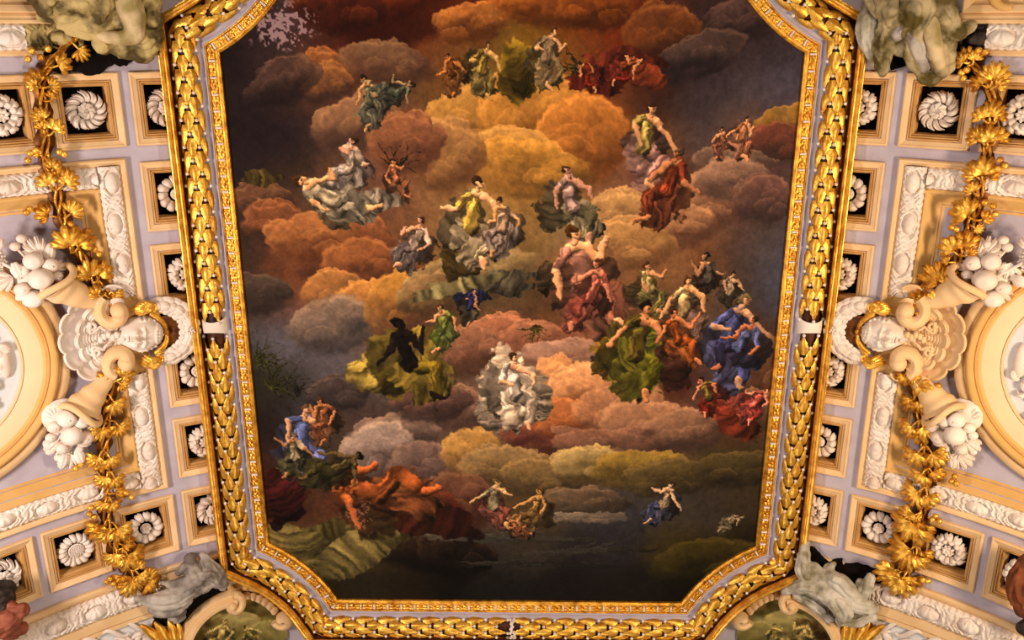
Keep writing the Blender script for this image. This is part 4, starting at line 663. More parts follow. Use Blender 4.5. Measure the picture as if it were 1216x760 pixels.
def figures():
    z = lambda sd, s, t: cove(sd)(np.array([[s, t, 0]]))[0]
    g = thing('draped_figure', 'olive-brown stucco figure wrapped in heavy drapery, photo\'s upper left', 'sculpted figure', z(-1, 1, -4.6), 'corner stucco figures')
    sculpt('drapery', SCULPT['TL'], -1, M_OLIVE, g, disp=.06); sculpt('bare_arm_and_torso', SCULPT['TLa'], -1, M_BUFF, g, disp=.02, folds=False, label='paler buff arm and torso'); sculpt('head', SCULPT['TLh'], -1, M_OLIVE, g, disp=.04, folds=False); slab('shadow_slab', SLAB['TL'], -1, M_SHADOW, g)
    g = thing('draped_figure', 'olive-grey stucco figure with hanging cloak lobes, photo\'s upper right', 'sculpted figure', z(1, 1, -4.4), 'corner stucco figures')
    sculpt('drapery', SCULPT['TR'], 1, M_OLIVE2, g, disp=.06); sculpt('hanging_wing', SCULPT['TRw'], 1, M_GREY2, g, disp=.03, label='pale grey hanging fold'); sculpt('inner_fold', SCULPT['TRi'], 1, M_GREY, g, disp=.03, label='bluish grey inner fold'); sculpt('bare_leg', SCULPT['TRa'], 1, M_BUFF, g, disp=.02, folds=False, label='paler buff leg'); slab('shadow_slab', SLAB['TR'], 1, M_SHADOW, g)
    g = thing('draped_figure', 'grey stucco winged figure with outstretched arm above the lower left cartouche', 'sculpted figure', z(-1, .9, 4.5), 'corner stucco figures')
    sculpt('figure', SCULPT['BL'], -1, M_GREY, g); slab('shadow_slab', SLAB['BL'], -1, M_SHADOW, g)
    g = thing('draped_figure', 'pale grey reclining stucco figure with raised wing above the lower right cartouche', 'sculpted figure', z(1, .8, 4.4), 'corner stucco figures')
    sculpt('figure', SCULPT['BR'], 1, M_GREY2, g); slab('shadow_slab', SLAB['BR'], 1, M_SHADOW, g)
    g = thing('small_figure', 'small reddish crouching stucco figure cut by the bottom left edge', 'sculpted figure', z(-1, 3.6, 4.1))
    sculpt('body', SCULPT['EL'], -1, M_TERRA, g, disp=.04)
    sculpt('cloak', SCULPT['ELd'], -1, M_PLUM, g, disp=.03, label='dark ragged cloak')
    g = thing('drapery_end', 'smooth brown stucco drapery end cut by the bottom right edge', 'stucco drapery', z(1, 3.6, 3.9))
    sculpt('cloth', SCULPT['ER'], 1, M_TERRA2, g, disp=.02)
    sculpt('shaded_fold', SCULPT['ERd'], 1, M_PLUM, g, disp=.02, label='dark plum fold')  # darker lower end of the cloth
figures()

# ================================================================= LOWER CARTOUCHES
def blend_paint(name, palette, scale, seed):
    m = bpy.data.materials.new(name); m.use_nodes = True; nt = m.node_tree; N = nt.nodes; L = nt.links
    b = N['Principled BSDF']; b.inputs['Roughness'].default_value = .7
    tc = N.new('ShaderNodeTexCoord'); mpn = N.new('ShaderNodeMapping'); mpn.inputs['Location'].default_value = (seed, seed*2, 0)
    L.new(tc.outputs['Object'], mpn.inputs['Vector'])
    nz = N.new('ShaderNodeTexNoise'); nz.inputs['Scale'].default_value = scale; nz.inputs['Detail'].default_value = 5; nz.inputs['Distortion'].default_value = 1.2
    L.new(mpn.outputs['Vector'], nz.inputs['Vector']); rp = N.new('ShaderNodeValToRGB')
    L.new(nz.outputs['Fac'], rp.inputs['Fac']); cr = rp.color_ramp
    pos = np.linspace(.3, .7, len(palette))
    while len(cr.elements) < len(palette): cr.elements.new(.5)
    for e, p, c in zip(cr.elements, pos, palette): e.position = p; e.color = (*lin(c), 1)
    L.new(rp.outputs['Color'], b.inputs['Base Color']); return m
OVALS = []
def cartouche(sd):
    sn = 'left' if sd < 0 else 'right'; mp = cove(sd); loc = lambda s, t: mp(np.array([[s, t, 0]]))[0]
    g = thing('cartouche', 'cream scrolled cartouche around an olive painted oval, bottom %s of the gilded frame' % sn, 'cartouche', loc(.15, 6.05), 'scrolled cartouches')
    C = (.13, 6.05)
    arc = lambda a, r_: (C[0]+r_*cos(a), C[1]-r_*sin(a))           # a = 0 outward, pi/2 towards the room's middle
    prof = [(-.15, .0), (-.15, .22), (-.12, .28), (-.06, .30), (-.02, .29), (.0, .24), (.03, .25), (.07, .24), (.10, .17), (.115, .02)]
    path = [arc(a, .97-.16*sm(1.35, 1.75, a)*0) for a in np.linspace(-.5, 1.66, 44)]
    m = MB(); sweep(m, path, [(d, h) for d, h in prof], False, -1); m.build('arched_moulding', M_CREAM, mp, g)
    sc = arc(1.60, .84); pts = []; rd = []
    for a in np.linspace(0, 5.0, 36):
        q = a/5; r_ = .19-.14*q; pts.append((sc[0]+r_*cos(a*-1+4.6+0.1), sc[1]+r_*sin(-a+4.6+.1), .22+.05*q)); rd.append(.075+.02*q)
    m = MB(); m.tube(pts, rd, 10, flat=1.3); m.ellipsoid(pts[-1], (.09, .09, .12), 12, 8); m.build('scroll', M_CREAM, mp, g)
    s2 = arc(2.78, .98); pts = []
    for a in np.linspace(0, 5.0, 36):
        q = a/5; r_ = .17-.12*q; pts.append((s2[0]+r_*cos(a+.3), s2[1]+r_*sin(a+.3), .12+.05*q))
    m = MB(); m.tube(pts, rd, 10, flat=1.3); m.ellipsoid(pts[-1], (.09, .09, .12), 12, 8); m.build('scroll', M_CREAM, mp, g)
    # ribbed shell strip between the two scrolls
    for nm, r0, r1, a0, a1, h0, nrib, mt in (('shell_strip', .98, 1.20, 1.62, 2.60, .05, 7, M_CREAM2), ('shell_strip', .84, .97, 1.80, 2.62, .10, 6, M_CREAM)):
        A = np.linspace(a0, a1, nrib*8+1); Q = np.linspace(0, 1, 10); P = np.zeros((len(A), 10, 3)); ph = (A-a0)/(a1-a0)*nrib
        for j, q in enumerate(Q):
            rr = r0+(r1*(1+.02*np.abs(np.sin(pi*ph)))-r0)*q
            for i, a in enumerate(A): P[i, j, :2] = arc(a, rr[i])
            P[:, j, 2] = h0+.10*sin(pi*q)*(.5+.5*np.abs(np.sin(pi*ph)))
        m = MB(); m.grid(P, thick=.03); m.build(nm, mt, mp, g, smooth='all')
    m = MB(); A = np.linspace(0, 2*pi, 49); G = np.zeros((49, 6, 3))
    for j, q in enumerate(np.linspace(0.01, .93, 6)):
        for i, a in enumerate(A): G[i, j] = arc(a, q)+(.045+.05*(1-q*q),)
    OVALS.append((sd, g, C))
    # gold fluted shell beside the cartouche
    g = thing('gilt_shell', 'bright gold fluted shell lobes beside the bottom %s cartouche' % sn, 'gilt ornament', loc(1.4, 5.4), 'gilt shells')
    for k, (x0, y0, x1, y1, x2, y2, w) in enumerate([(1.28, 5.95, 1.36, 5.50, 1.70, 5.10, .085), (1.25, 5.95, 1.26, 5.50, 1.47, 5.14, .075), (1.20, 5.95, 1.16, 5.55, 1.24, 5.18, .075), (1.17, 5.95, 1.06, 5.60, 1.10, 5.28, .06)]):
        pts = [((1-q)**2*x0+2*q*(1-q)*x1+q*q*x2, (1-q)**2*y0+2*q*(1-q)*y1+q*q*y2, .10+.12*sin(pi*q*.8)) for q in np.linspace(0, 1, 14)]
        m = MB(); m.tube(pts, w*np.array([.6, .7, .8, .88, .95, 1, 1.05, 1.05, 1.05, 1, .95, .85, .65, .3]), 10); m.build('flute', M_GOLDB, mp, g)
    g = thing('ribbed_scroll', 'small cream ribbed stucco scroll tucked between gold shell and %s cartouche' % sn, 'scroll ornament', loc(1.1, 5.6), 'small ribbed scrolls')
    for k in range(4):
        m = MB(); m.tube([(1.04+.02*k+.06*q, 5.50+.09*k, .06+.12*sin(pi*q)) for q in np.linspace(-1, 1.6, 9)], .035, 8); m.build('rib', M_CREAM, mp, g)
for sd in (-1, 1): cartouche(sd)

# ================================================================= PICTURE FRAME
def scoop(p, q, sag, n=14):
    p = np.array(p, float); q = np.array(q, float); m = (p+q)/2; ctr = np.array([0, 4.75]); L = np.linalg.norm(q-p)
    d = ctr-m; e = (q-p)/L; nrm = d-e*d.dot(e); nrm /= np.linalg.norm(nrm)
    rad = (L*L/4+sag*sag)/(2*sag); o = m+nrm*(sag-rad); out = []
    a0 = atan2(*(p-o)[::-1]); a1 = atan2(*(q-o)[::-1]); da = (a1-a0+pi) % (2*pi)-pi
    for k in range(n+1): a = a0+da*k/n; out.append(o+rad*np.array([cos(a), sin(a)]))
    return out
XL, XR = -4.36, 4.36
cor = [((-3.17, 9.89), (-4.33, 8.71)), ((-4.365, .37), (-3.15, -.82)), ((3.15, -.82), (4.365, .37)), ((4.33, 8.78), (3.07, 9.96))]
OUT = []
for p, q in cor: OUT += scoop(p, q, .13)
OUT = np.array(OUT)          # runs bottom-left, top-left, top-right, bottom-right (photo)
if np.sum(OUT[:, 0]*np.roll(OUT[:, 1], -1)-np.roll(OUT[:, 0], -1)*OUT[:, 1]) < 0: OUT = OUT[::-1]
fr = thing('picture_frame', 'huge gilded octagonal frame with laurel-leaf band around the ceiling painting', 'picture frame', (0, 4.6, EYE+H))
def part(name, prof, mat, sm_=True, label=None):
    m = MB(); sweep(m, subdiv(OUT, .3, True), prof, True, 1); return m.build(name, mat, flatmap, fr, smooth=sm_, label=label)
part('inner_gold_bead', [(-.03, -.02), (-.03, .05), (.0, .075), (.025, .075), (.035, .05), (.14, .06), (.15, .085), (.17, .09), (.175, .07)], M_GOLD)
part('lavender_cove', [(.17, .06), (.175, .10), (.19, .105), (.195, .08), (.22, .065), (.26, .075), (.30, .11), (.315, .16), (.32, .10)], M_LAV, True, 'lavender grey hollow moulding')
DC, HC, RT = .455, .10, .165
part('laurel_ground', [(.30, .05)]+[(DC+.15*sin(a), HC+.15*cos(a)) for a in np.linspace(-1.5, 1.5, 11)]+[(.62, .05)], M_BROWN)
part('brown_hollow', [(.60, .10), (.615, .10), (.63, .12), (.655, .17), (.665, .25), (.67, .29)], M_BROWN, True, 'dark varnished hollow moulding')
part('outer_gold_moulding', [(.665, .20), (.665, .325), (.675, .34), (.685, .34), (.69, .325), (.70, .33), (.71, .355), (.735, .365), (.755, .35), (.76, .33), (.775, .33), (.785, .30), (.785, -.18)], M_GOLDB)
# path sampling helpers along the band
class Path:
    def __init__(s, d):
        N = miter(OUT, True); s.P = OUT+N*d; s.N = N/np.linalg.norm(N, axis=1)[:, None]
        s.P = np.vstack([s.P, s.P[:1]]); s.L = np.concatenate([[0], np.cumsum(np.linalg.norm(np.diff(s.P, axis=0), axis=1))]); s.T = s.L[-1]
    def at(s, u):
        u = np.asarray(u) % s.T; i = np.clip(np.searchsorted(s.L, u, 'right')-1, 0, len(s.L)-2)
        f = (u-s.L[i])/(s.L[i+1]-s.L[i]); p = s.P[i]+(s.P[i+1]-s.P[i])*f[..., None]
        d = s.P[i+1]-s.P[i]; d = d/np.linalg.norm(d, axis=-1)[..., None]; n = np.stack([d[..., 1], -d[..., 0]], -1)
        return p, n
    def u_of(s, x, y):
        d = np.linalg.norm(s.P[:-1]-np.array([x, y]), axis=1); best = None
        for u in np.linspace(0, s.T, 2000):
            p, _ = s.at(np.array(u)); e = hypot(p[0]-x, p[1]-y)
            if best is None or e < best[0]: best = (e, u)
        return best[1]
pt = Path(DC)
marks = [pt.u_of(-4.8, 4.6), pt.u_of(4.8, 4.6), pt.u_of(0, 10.4), pt.u_of(0, -1.3)]
leaves = MB(); PEARLS = []
def repeats(name, items, mat, label=None, smooth=True):
    '''items: (x, y, fill) with fill(mb) adding one piece; the nearest 100 in view are parts, the rest one part'''
    near = sorted(items, key=lambda q: (q[1] < -.42, hypot(q[0], q[1])))
    for x, y, fill in near[:100]:
        m = MB(); fill(m); m.build(name, mat, flatmap, fr, smooth=smooth, label=label)
    if near[100:]:
        m = MB()
        for x, y, fill in near[100:]: fill(m)
        o = m.build(name, mat, flatmap, fr, smooth=smooth, label=label); o['kind'] = 'stuff'
step = .395; cnt = int(pt.T/step); step = pt.T/cnt
def toward(u):      # +1 / -1 : leaves point to the nearest tie
    b = min(marks, key=lambda m_: abs((m_-u+pt.T/2) % pt.T-pt.T/2)); d = (b-u+pt.T/2) % pt.T-pt.T/2
    return (1 if d > 0 else -1), abs(d), b
ties = marks[:2]
for row in range(-2, 3):
    for k in range(cnt):
        u0 = (k+(.5 if row % 2 else 0))*step; sg, dist, b = toward(u0)
        if b in ties and dist < .24: continue
        if dist < .1: continue
        U = np.linspace(0, 1, 10); W = np.linspace(-1, 1, 9); Lf = .32; jw = random.uniform(.92, 1.08); P = np.zeros((10, 9, 3))
        wf = .080*jw*np.array([.55, .85, 1, 1, .88, .70, .62, .40, .22, .03])*(1+.09*np.cos(np.arange(10)*pi))
        for j, c in enumerate(W):
            uu = u0+sg*(U-.5)*Lf; phi = row*.60+c*wf/RT
            e = .006+.034*np.sin(pi*np.clip(U*.8+.15, 0, 1))*(1-.8*c*c)+(.010 if j == 4 else 0)-.006*(j % 2)+.022*U
            p, n = pt.at(uu); rr = (RT+e)
            P[:, j, :2] = p+n*(rr*np.sin(phi))[:, None]; P[:, j, 2] = HC+rr*np.cos(phi)
        m_ = P.copy(); leaves.grid(P, thick=.0)
        p, n = pt.at(np.array([u0+sg*(.5*Lf+.015)])); rr = RT+.04; phi = row*.60
        c_ = (p[0, 0]+n[0, 0]*rr*sin(phi), p[0, 1]+n[0, 1]*rr*sin(phi), HC+rr*cos(phi))
        PEARLS.append((c_[0], c_[1], lambda mb, c_=c_: mb.ellipsoid(c_, (.028, .028, .028), 7, 5)))
leaves.build('laurel_leaf_band', M_GOLDB, flatmap, fr, smooth='all')
repeats('pearl', PEARLS, M_WHITE, 'white pearl berry between gold leaves')
for b in ties:
    m = MB(); U = np.linspace(-1, 1, 9); A = np.linspace(-1.35, 1.35, 15); P = np.zeros((15, 9, 3))
    for j, c in enumerate(U):
        for i, a in enumerate(A):
            hw = .085+.07*(abs(a)/1.35)**2; p, n = pt.at(np.array([b+c*hw])); rr = RT+.035+.01*(1-c*c)
            P[i, j, :2] = p[0]+n[0]*rr*sin(a); P[i, j, 2] = HC+rr*cos(a)
    m.grid(P); m.build('ribbon_tie', M_WHITE, flatmap, fr, label='plain white band across the laurel leaves')
m = MB()
for k in range(40):
    c = random.uniform(-1, 1); a = (k/39*2-1)*1.3; p, n = pt.at(np.array([marks[2]+c*.05])); rr = RT+.04
    m.ellipsoid((p[0, 0]+n[0, 0]*rr*sin(a), p[0, 1]+n[0, 1]*rr*sin(a), HC+rr*cos(a)), .022, 7, 5)
m.build('berry_tie', M_WHITE, flatmap, fr, label='white berry cluster at the middle of the lower side')
# ornament of the inner gold bead: gold fret blocks and white pegs
pb = Path(.088); n = int(pb.T/.243); st = pb.T/n; FRET = []; PEGS = []
def box(mb, ua, ub, da, db, h0, h1):
    U = np.array([ua, (ua+ub)/2, ub]); D = np.array([da, (da+db)/2, db]); P = np.zeros((3, 3, 3)); p, nn = pb.at(U)
    for i in range(3):
        for j in range(3): P[i, j, :2] = p[i]+nn[i]*(D[j]); P[i, j, 2] = h1-(.012 if (i != 1 or j != 1) else 0)
    mb.grid(P, thick=(h1-h0))
for k in range(n):
    u0 = k*st; p, _ = pb.at(np.array([u0+.12]))
    def fret(mb, u0=u0):
        box(mb, u0+.03, u0+.10, -.045, .004, .05, .088); box(mb, u0+.14, u0+.21, -.045, .004, .05, .088)
        box(mb, u0+.025, u0+.100, .010, .05, .05, .09); box(mb, u0+.14, u0+.215, .010, .05, .05, .09); box(mb, u0+.095, u0+.145, -.004, .03, .05, .105)
    FRET.append((p[0, 0], p[0, 1], fret))
    PEGS.append((p[0, 0], p[0, 1], lambda mb, u0=u0: box(mb, u0-.014, u0+.014, -.05, .045, .05, .10)))
repeats('fret_block', FRET, M_GOLDB, smooth=False); repeats('white_peg', PEGS, M_WHITE, 'white peg between gold fret blocks', smooth=False)

# ================================================================= THE PAINTING
def canvas(x0, x1, y0, y1, st):
    global X0, X1, Y0, Y1, ST, nx, ny, GX, GY, N1, N2, N3, N4, N5, IMG
    X0, X1, Y0, Y1, ST = x0, x1, y0, y1, st
    nx = int((X1-X0)/ST); ny = int((Y1-Y0)/ST)
    gx = X0+(np.arange(nx)+.5)*ST; gy = Y0+(np.arange(ny)+.5)*ST
    GX, GY = np.meshgrid(gx, gy, indexing='ij'); GX = GX.astype(np.float32); GY = GY.astype(np.float32)
    N1 = fbm(.9, 1); N2 = fbm(.9, 50); N3 = fbm(.25, 90, 3); N4 = fbm(.08, 130, 2); N5 = fbm(.45, 170)
    IMG = np.zeros((nx, ny, 3), np.float32)
def vnoise(scale, seed, sx=1., sy=1.):
    r_ = np.random.default_rng(seed); W = int(12/scale*max(sx, 1))+4; Hn = int(13/scale*max(sy, 1))+4; G = r_.random((W, Hn)).astype(np.float32)
    fx = (GX-X0)/scale*sx; fy = (GY-Y0)/scale*sy; ix = fx.astype(int); iy = fy.astype(int); fx = fx-ix; fy = fy-iy
    fx = fx*fx*(3-2*fx); fy = fy*fy*(3-2*fy)
    return (G[ix, iy]*(1-fx)+G[ix+1, iy]*fx)*(1-fy)+(G[ix, iy+1]*(1-fx)+G[ix+1, iy+1]*fx)*fy
def fbm(scale, seed, oct=4):
    o = 0; a = .5; t = 0
    for k in range(oct): o = o+a*vnoise(scale/2**k, seed+k*17); t += a; a *= .55
    return o/t
canvas(-4.5, 4.5, -1.05, 10.15, .0118)
WX = GX+(N1-.5)*.55+(N3-.5)*.12; WY = GY+(N2-.5)*.55+(N5-.5)*.12
IMG = np.zeros((nx, ny, 3), np.float32); wsum = np.zeros((nx, ny), np.float32)
sr = lambda h: np.array([int(h[i:i+2], 16)/255 for i in (0, 2, 4)], np.float32)
for x, y, c in BASE:
    w_ = np.exp(-((WX-x)**2+(WY-y)**2)/(.42**2))+1e-9; IMG += w_[..., None]*sr(c); wsum += w_
IMG /= wsum[..., None]
def win(x, y, r):
    a = max(0, int((x-r-X0)/ST)); b = min(nx, int((x+r-X0)/ST)+1); c = max(0, int((y-r-Y0)/ST)); d = min(ny, int((y+r-Y0)/ST)+1)
    return slice(a, b), slice(c, d)
def comp(sl, al, col): IMG[sl] = IMG[sl]*(1-al[..., None])+col*al[..., None]
def loc2(sl, x, y, rot):
    dx = GX[sl]-x; dy = GY[sl]-y; c, s = cos(rot), sin(rot); return dx*c+dy*s, -dx*s+dy*c
RT_ = np.random.default_rng(77).random((256, 256)).astype(np.float32)
def vn(u, v, seed=0):                    # value noise at arbitrary coordinates
    u = u+seed*7.31+300; v = v+seed*3.77+300; iu = np.floor(u).astype(int); iv = np.floor(v).astype(int); fu = u-iu; fv = v-iv
    fu = fu*fu*(3-2*fu); fv = fv*fv*(3-2*fv); g = lambda a, b: RT_[a % 256, b % 256]
    return (g(iu, iv)*(1-fu)+g(iu+1, iv)*fu)*(1-fv)+(g(iu, iv+1)*(1-fu)+g(iu+1, iv+1)*fu)*fv
def bump_(x, y, rx, ry, rot, li, dk, seed, a_=.9):
    sl = win(x, y, max(rx, ry)*1.5); u, v = loc2(sl, x, y, radians(rot)); u = u/rx; v = v/ry
    wv = .16*(vn(u*2.2, v*2.2, seed)-.5)+.10*(vn(u*5, v*5, seed+3)-.5); d = np.sqrt(u*u+v*v)+wv
    w_ = GX[sl]*0+1; c, s_ = cos(radians(rot)), sin(radians(rot)); vy = (u*rx*s_+v*ry*c)/max(ry, rx*.6); vx = (u*rx*c-v*ry*s_)/rx
    nl = np.clip(.46-.70*vy-.22*vx+.42*(vn(u*2.2+v, v*2.8, seed+9)-.5)+.10*(vn(u*7, v*7, seed+5)-.5), 0, 1); nl = nl*nl*(3-2*nl)
    soft = .07+.40*np.clip(vy+.15, 0, 1)
    al = sm(1.0, 1.0-soft, d)*a_
    rim = np.exp(-((d-.90)/.06)**2)*np.clip(-vy*1.1-vx*.2, 0, 1)
    col = sr(dk)*(.80+.0*nl[..., None])*(1-nl[..., None])+sr(li)*1.08*nl[..., None]+rim[..., None]*.14*np.array([1, .8, .5])
    comp(sl, al.astype(np.float32), np.clip(col, 0, 1).astype(np.float32))
def puff(x, y, rx, ry, rot, li, dk, k=[0]):
    k[0] += 1; rr = random.Random(k[0]); c, s_ = cos(radians(rot)), sin(radians(rot))
    for i in range(5):
        a = -pi/2+rr.uniform(-1.5, 1.5); q = rr.uniform(.42, .68); px, py = rx*q*cos(a), ry*q*sin(a)
        bump_(x+px*c-py*s_, y+px*s_+py*c, rx*rr.uniform(.30, .5), ry*rr.uniform(.38, .6), rot+rr.uniform(-20, 20), li, dk, k[0]*5+i, .85)
    bump_(x, y, rx, ry, rot, li, dk, k[0]*5+77, .80)
    for i in range(3):
        px, py = rx*rr.uniform(-.55, .55), ry*rr.uniform(-.15, .4)
        bump_(x+px*c-py*s_, y+px*s_+py*c, rx*rr.uniform(.28, .42), ry*rr.uniform(.3, .45), rot, li, dk, k[0]*5+33+i, .45)
for p in PUFFS: puff(*p)
CK = [0]
def cloth(x, y, rx, ry, rot, c, fa, nf, a_=.95):
    CK[0] += 1; sd_ = CK[0]
    sl = win(x, y, max(rx, ry)*1.5); u, v = loc2(sl, x, y, radians(rot))
    d = np.sqrt((u/rx)**2+(v/ry)**2)+.55*(vn(u/rx*2.0, v/ry*2.0, sd_)-.5)+.25*(vn(u/rx*6, v/ry*6, sd_)-.5); al = sm(1, .90, d)*a_
    ca, sa = cos(radians(fa)), sin(radians(fa)); m_ = max(rx, ry); q = (u*ca+v*sa)/m_; q2 = (-u*sa+v*ca)/m_
    q = q+.35*q2*q2+.25*(vn(q2*2, q*2, sd_+4)-.5)
    f = .65*np.abs(2*vn(q*nf*1.3, q2*1.1, sd_+1)-1)+.35*vn(q*nf*2.6, q2*2.2, sd_+2)
    dx = GX[sl]-x; dy = GY[sl]-y
    sh = .30+1.10*f-.28*(dy/m_)-.15*(dx/m_)
    c3 = sr(c); c3 = c3*.78+c3.mean()*.22*np.array([1.08, 1, .88])
    comp(sl, al.astype(np.float32), np.clip(c3*sh[..., None], 0, 1).astype(np.float32))
def limb(pts, rad, c, fold=0.):
    for (a, b), ra, rb in zip(zip(pts[:-1], pts[1:]), rad[:-1], rad[1:]):
        a = np.array(a); b = np.array(b); m_ = (a+b)/2; L = np.linalg.norm(b-a); sl = win(m_[0], m_[1], L/2+max(ra, rb)*1.5)
        dx = GX[sl]-a[0]; dy = GY[sl]-a[1]; e = (b-a)/max(L, 1e-6); q = np.clip((dx*e[0]+dy*e[1])/max(L, 1e-6), 0, 1)
        px = dx-e[0]*q*L; py = dy-e[1]*q*L; r_ = ra+(rb-ra)*q; d = np.sqrt(px*px+py*py)/r_; al = sm(1.08, .80, d+(N4[sl]-.5)*(.15+fold*.6))
        sh = .98-.62*np.clip((px*.5+py*.85)/r_, -1, 1)-.22*d*d
        if fold: sh = sh*(.55+.9*np.abs(2*vn((px+py)/ra*1.6, q*1.5, int(a[0]*50))-1))
        comp(sl, al.astype(np.float32), np.clip(sr(c)*sh[..., None], 0, 1).astype(np.float32))
def figure(x, y, Hh, tilt, flip, skin, up, low, hair, k=[0]):
    Hh *= 1.10; bright = lambda h_, g_: '%02x%02x%02x' % tuple(min(255, int(v*255*g_)) for v in sr(h_)); skin = bright(skin, 1.14); up = bright(up, 1.08)
    k[0] += 1; rr = random.Random(k[0]); f = -1 if flip else 1; ta = radians(tilt); c, s = cos(ta), sin(ta)
    def T(a, b): a = a*f*Hh; b = b*Hh; return (x+a*c-b*s, y+a*s+b*c)
    j = lambda q: rr.uniform(-q, q)
    dk_ = '%02x%02x%02x' % tuple(int(v*255*.55) for v in sr(low))
    cx_, cy_ = T(-.05+j(.1), .02); cloth(cx_, cy_, .24*Hh, .30*Hh, tilt+f*(20+j(30)), dk_, 40+j(60), 3, .8)
    cx_, cy_ = T(.08+j(.05), .17); cloth(cx_, cy_, .27*Hh, .20*Hh, tilt+f*(30+j(25)), low, 60+j(50), 4)
    cx_, cy_ = T(.15+j(.07), .33); cloth(cx_, cy_, .17*Hh, .20*Hh, tilt+j(30), low, 10+j(30), 3)
    limb([T(.05, .06), T(.25+j(.04), .13), T(.20+j(.06), .36)], [.075*Hh, .075*Hh, .05*Hh], low, .4)
    limb([T(.20+j(.04), .38), T(.28+j(.06), .46)], [.036*Hh, .024*Hh], skin)
    lean = j(.05); nk = (.02+lean, -.31)
    limb([T(nk[0], -.27), T(.01+lean/2, -.14), T(.03, .04)], [.080*Hh, .068*Hh, .09*Hh], up, .3)
    limb([T(nk[0]-.045, -.275), T(nk[0]+.05, -.275)], [.042*Hh, .040*Hh], skin)
    e1 = T(.18+j(.07), -.15+j(.08)); h1 = T(.30+j(.09), -.16+j(.16)); limb([T(nk[0]+.08, -.26), e1, h1], [.042*Hh, .034*Hh, .021*Hh], skin)
    e2 = T(-.16+j(.05), -.12+j(.08)); h2 = T(-.16+j(.18), .02+j(.12)); limb([T(nk[0]-.08, -.26), e2], [.045*Hh, .04*Hh], up, .4); limb([e2, h2], [.033*Hh, .021*Hh], skin)
    hd = (nk[0]+j(.03), -.385); limb([T(nk[0], -.31), T(hd[0], hd[1]+.03)], [.026*Hh, .024*Hh], skin)
    q = T(hd[0]-.018, hd[1]-.020); limb([q, (q[0]+.002, q[1]+.01*Hh)], [.054*Hh, .050*Hh], hair)
    q = T(hd[0]+.014, hd[1]+.004); limb([q, (q[0]+.001, q[1]+.018*Hh)], [.042*Hh, .035*Hh], skin)
    q = T(hd[0]+.02, hd[1]+.0); limb([q, (q[0]+.001, q[1]+.001)], [.016*Hh, .014*Hh], '%02x%02x%02x' % tuple(int(v*255*.6) for v in sr(skin)))
    q = T(hd[0]-.005, hd[1]-.040); limb([q, T(hd[0]+.03, hd[1]-.028)], [.024*Hh, .014*Hh], hair)
def fronds(x, y, L, ang, c, n):
    n = n*2
    for i in range(n):
        a = radians(ang+(i-(n-1)/2)*8.5+3*sin(i*5)); m_ = 8; pts = []
        for q in np.linspace(0, 1, m_): aa = a+q*.6*(1 if i % 2 else -.6); pts.append((x+L*q*cos(aa)*(.7+.3*(i % 3)/2), y+L*q*sin(aa)*(.7+.3*(i % 3)/2)))
        limb(pts, np.linspace(.016, .004, m_)*(.6+L), c, .5)
order = sorted([('f', p[1], p) for p in FIG]+[('c', p[1]-.0, p) for p in CLOTH], key=lambda v: v[0] == 'f')
for p in FRONDS: fronds(*p)
for kd, _, p in order:
    cloth(*p) if kd == 'c' else figure(*p)
# brushwork, craquelure tone, glare flecks painted in the upper left
dX = ((vnoise(.11, 301)-.5)*4.5+(vnoise(.045, 302)-.5)*3.0); dY = ((vnoise(.11, 303)-.5)*4.5+(vnoise(.045, 304)-.5)*3.0)
II, JJ = np.meshgrid(np.arange(nx), np.arange(ny), indexing='ij')
IMG = IMG[np.clip((II+dX).astype(int), 0, nx-1), np.clip((JJ+dY).astype(int), 0, ny-1)]
lum = .88+(N4-.5)*.20+(vnoise(.03, 7, 1, 1)-.5)*.10+(N3-.5)*.08
IMG *= lum[..., None]; IMG = np.clip(IMG, 0, 1); IMG = IMG**1.14*1.12; IMG = IMG*np.array([1.05, .97, .90])
fl = np.exp(-(((GX+3.42)/.62)**2+((GY-.0)/.42)**2)); fk = vnoise(.028, 401)*.5+vnoise(.07, 402)*.5
al = sm(.62, .70, fk*.75+fl*.32)*sm(.25, .7, fl)*.72; IMG = IMG*(1-al[..., None])+al[..., None]*np.array([.70, .55, .56])
fl = np.exp(-(((GX+2.72)/.40)**2+((GY-8.2)/.5)**2)); al = sm(.66, .72, fk*.8+fl*.26)*sm(.3, .8, fl)*.5; IMG = IMG*(1-al[..., None])+al[..., None]*np.array([.62, .42, .34])
IMG = np.clip(IMG, 0, 1)
IMG = np.where(IMG <= .04045, IMG/12.92, ((IMG+.055)/1.055)**2.4)
# mesh of the canvas, clipped to the frame's opening
cx0 = np.array([0, 4.6])
ins = np.ones((nx, ny), bool)
PO = OUT+miter(OUT, True)*.02; a_ = PO; b_ = np.roll(PO, -1, 0); ins[:] = False
for (xa, ya), (xb, yb) in zip(a_, b_):
    cnd = ((ya > GY) != (yb > GY)); xi = (xb-xa)*(GY-ya)/((yb-ya) if abs(yb-ya) > 1e-9 else 1e-9)+xa; ins ^= cnd & (GX < xi)
idx = -np.ones((nx, ny), np.int64); cell = ins[:-1, :-1] & ins[1:, :-1] & ins[1:, 1:] & ins[:-1, 1:]
use = np.zeros((nx, ny), bool); use[:-1, :-1] |= cell; use[1:, :-1] |= cell; use[1:, 1:] |= cell; use[:-1, 1:] |= cell
idx[use] = np.arange(use.sum()); nvt = int(use.sum())
me = bpy.data.meshes.new('painted_canvas'); me.vertices.add(nvt)
co = np.stack([GX[use], GY[use]-4.6, np.zeros(nvt)+0.0+(N4[use]-.5)*.002], 1).astype(np.float32); me.vertices.foreach_set('co', co.ravel())
ci, cj = np.nonzero(cell); q = np.stack([idx[ci, cj], idx[ci, cj+1], idx[ci+1, cj+1], idx[ci+1, cj]], 1).astype(np.int32); nq = len(q)
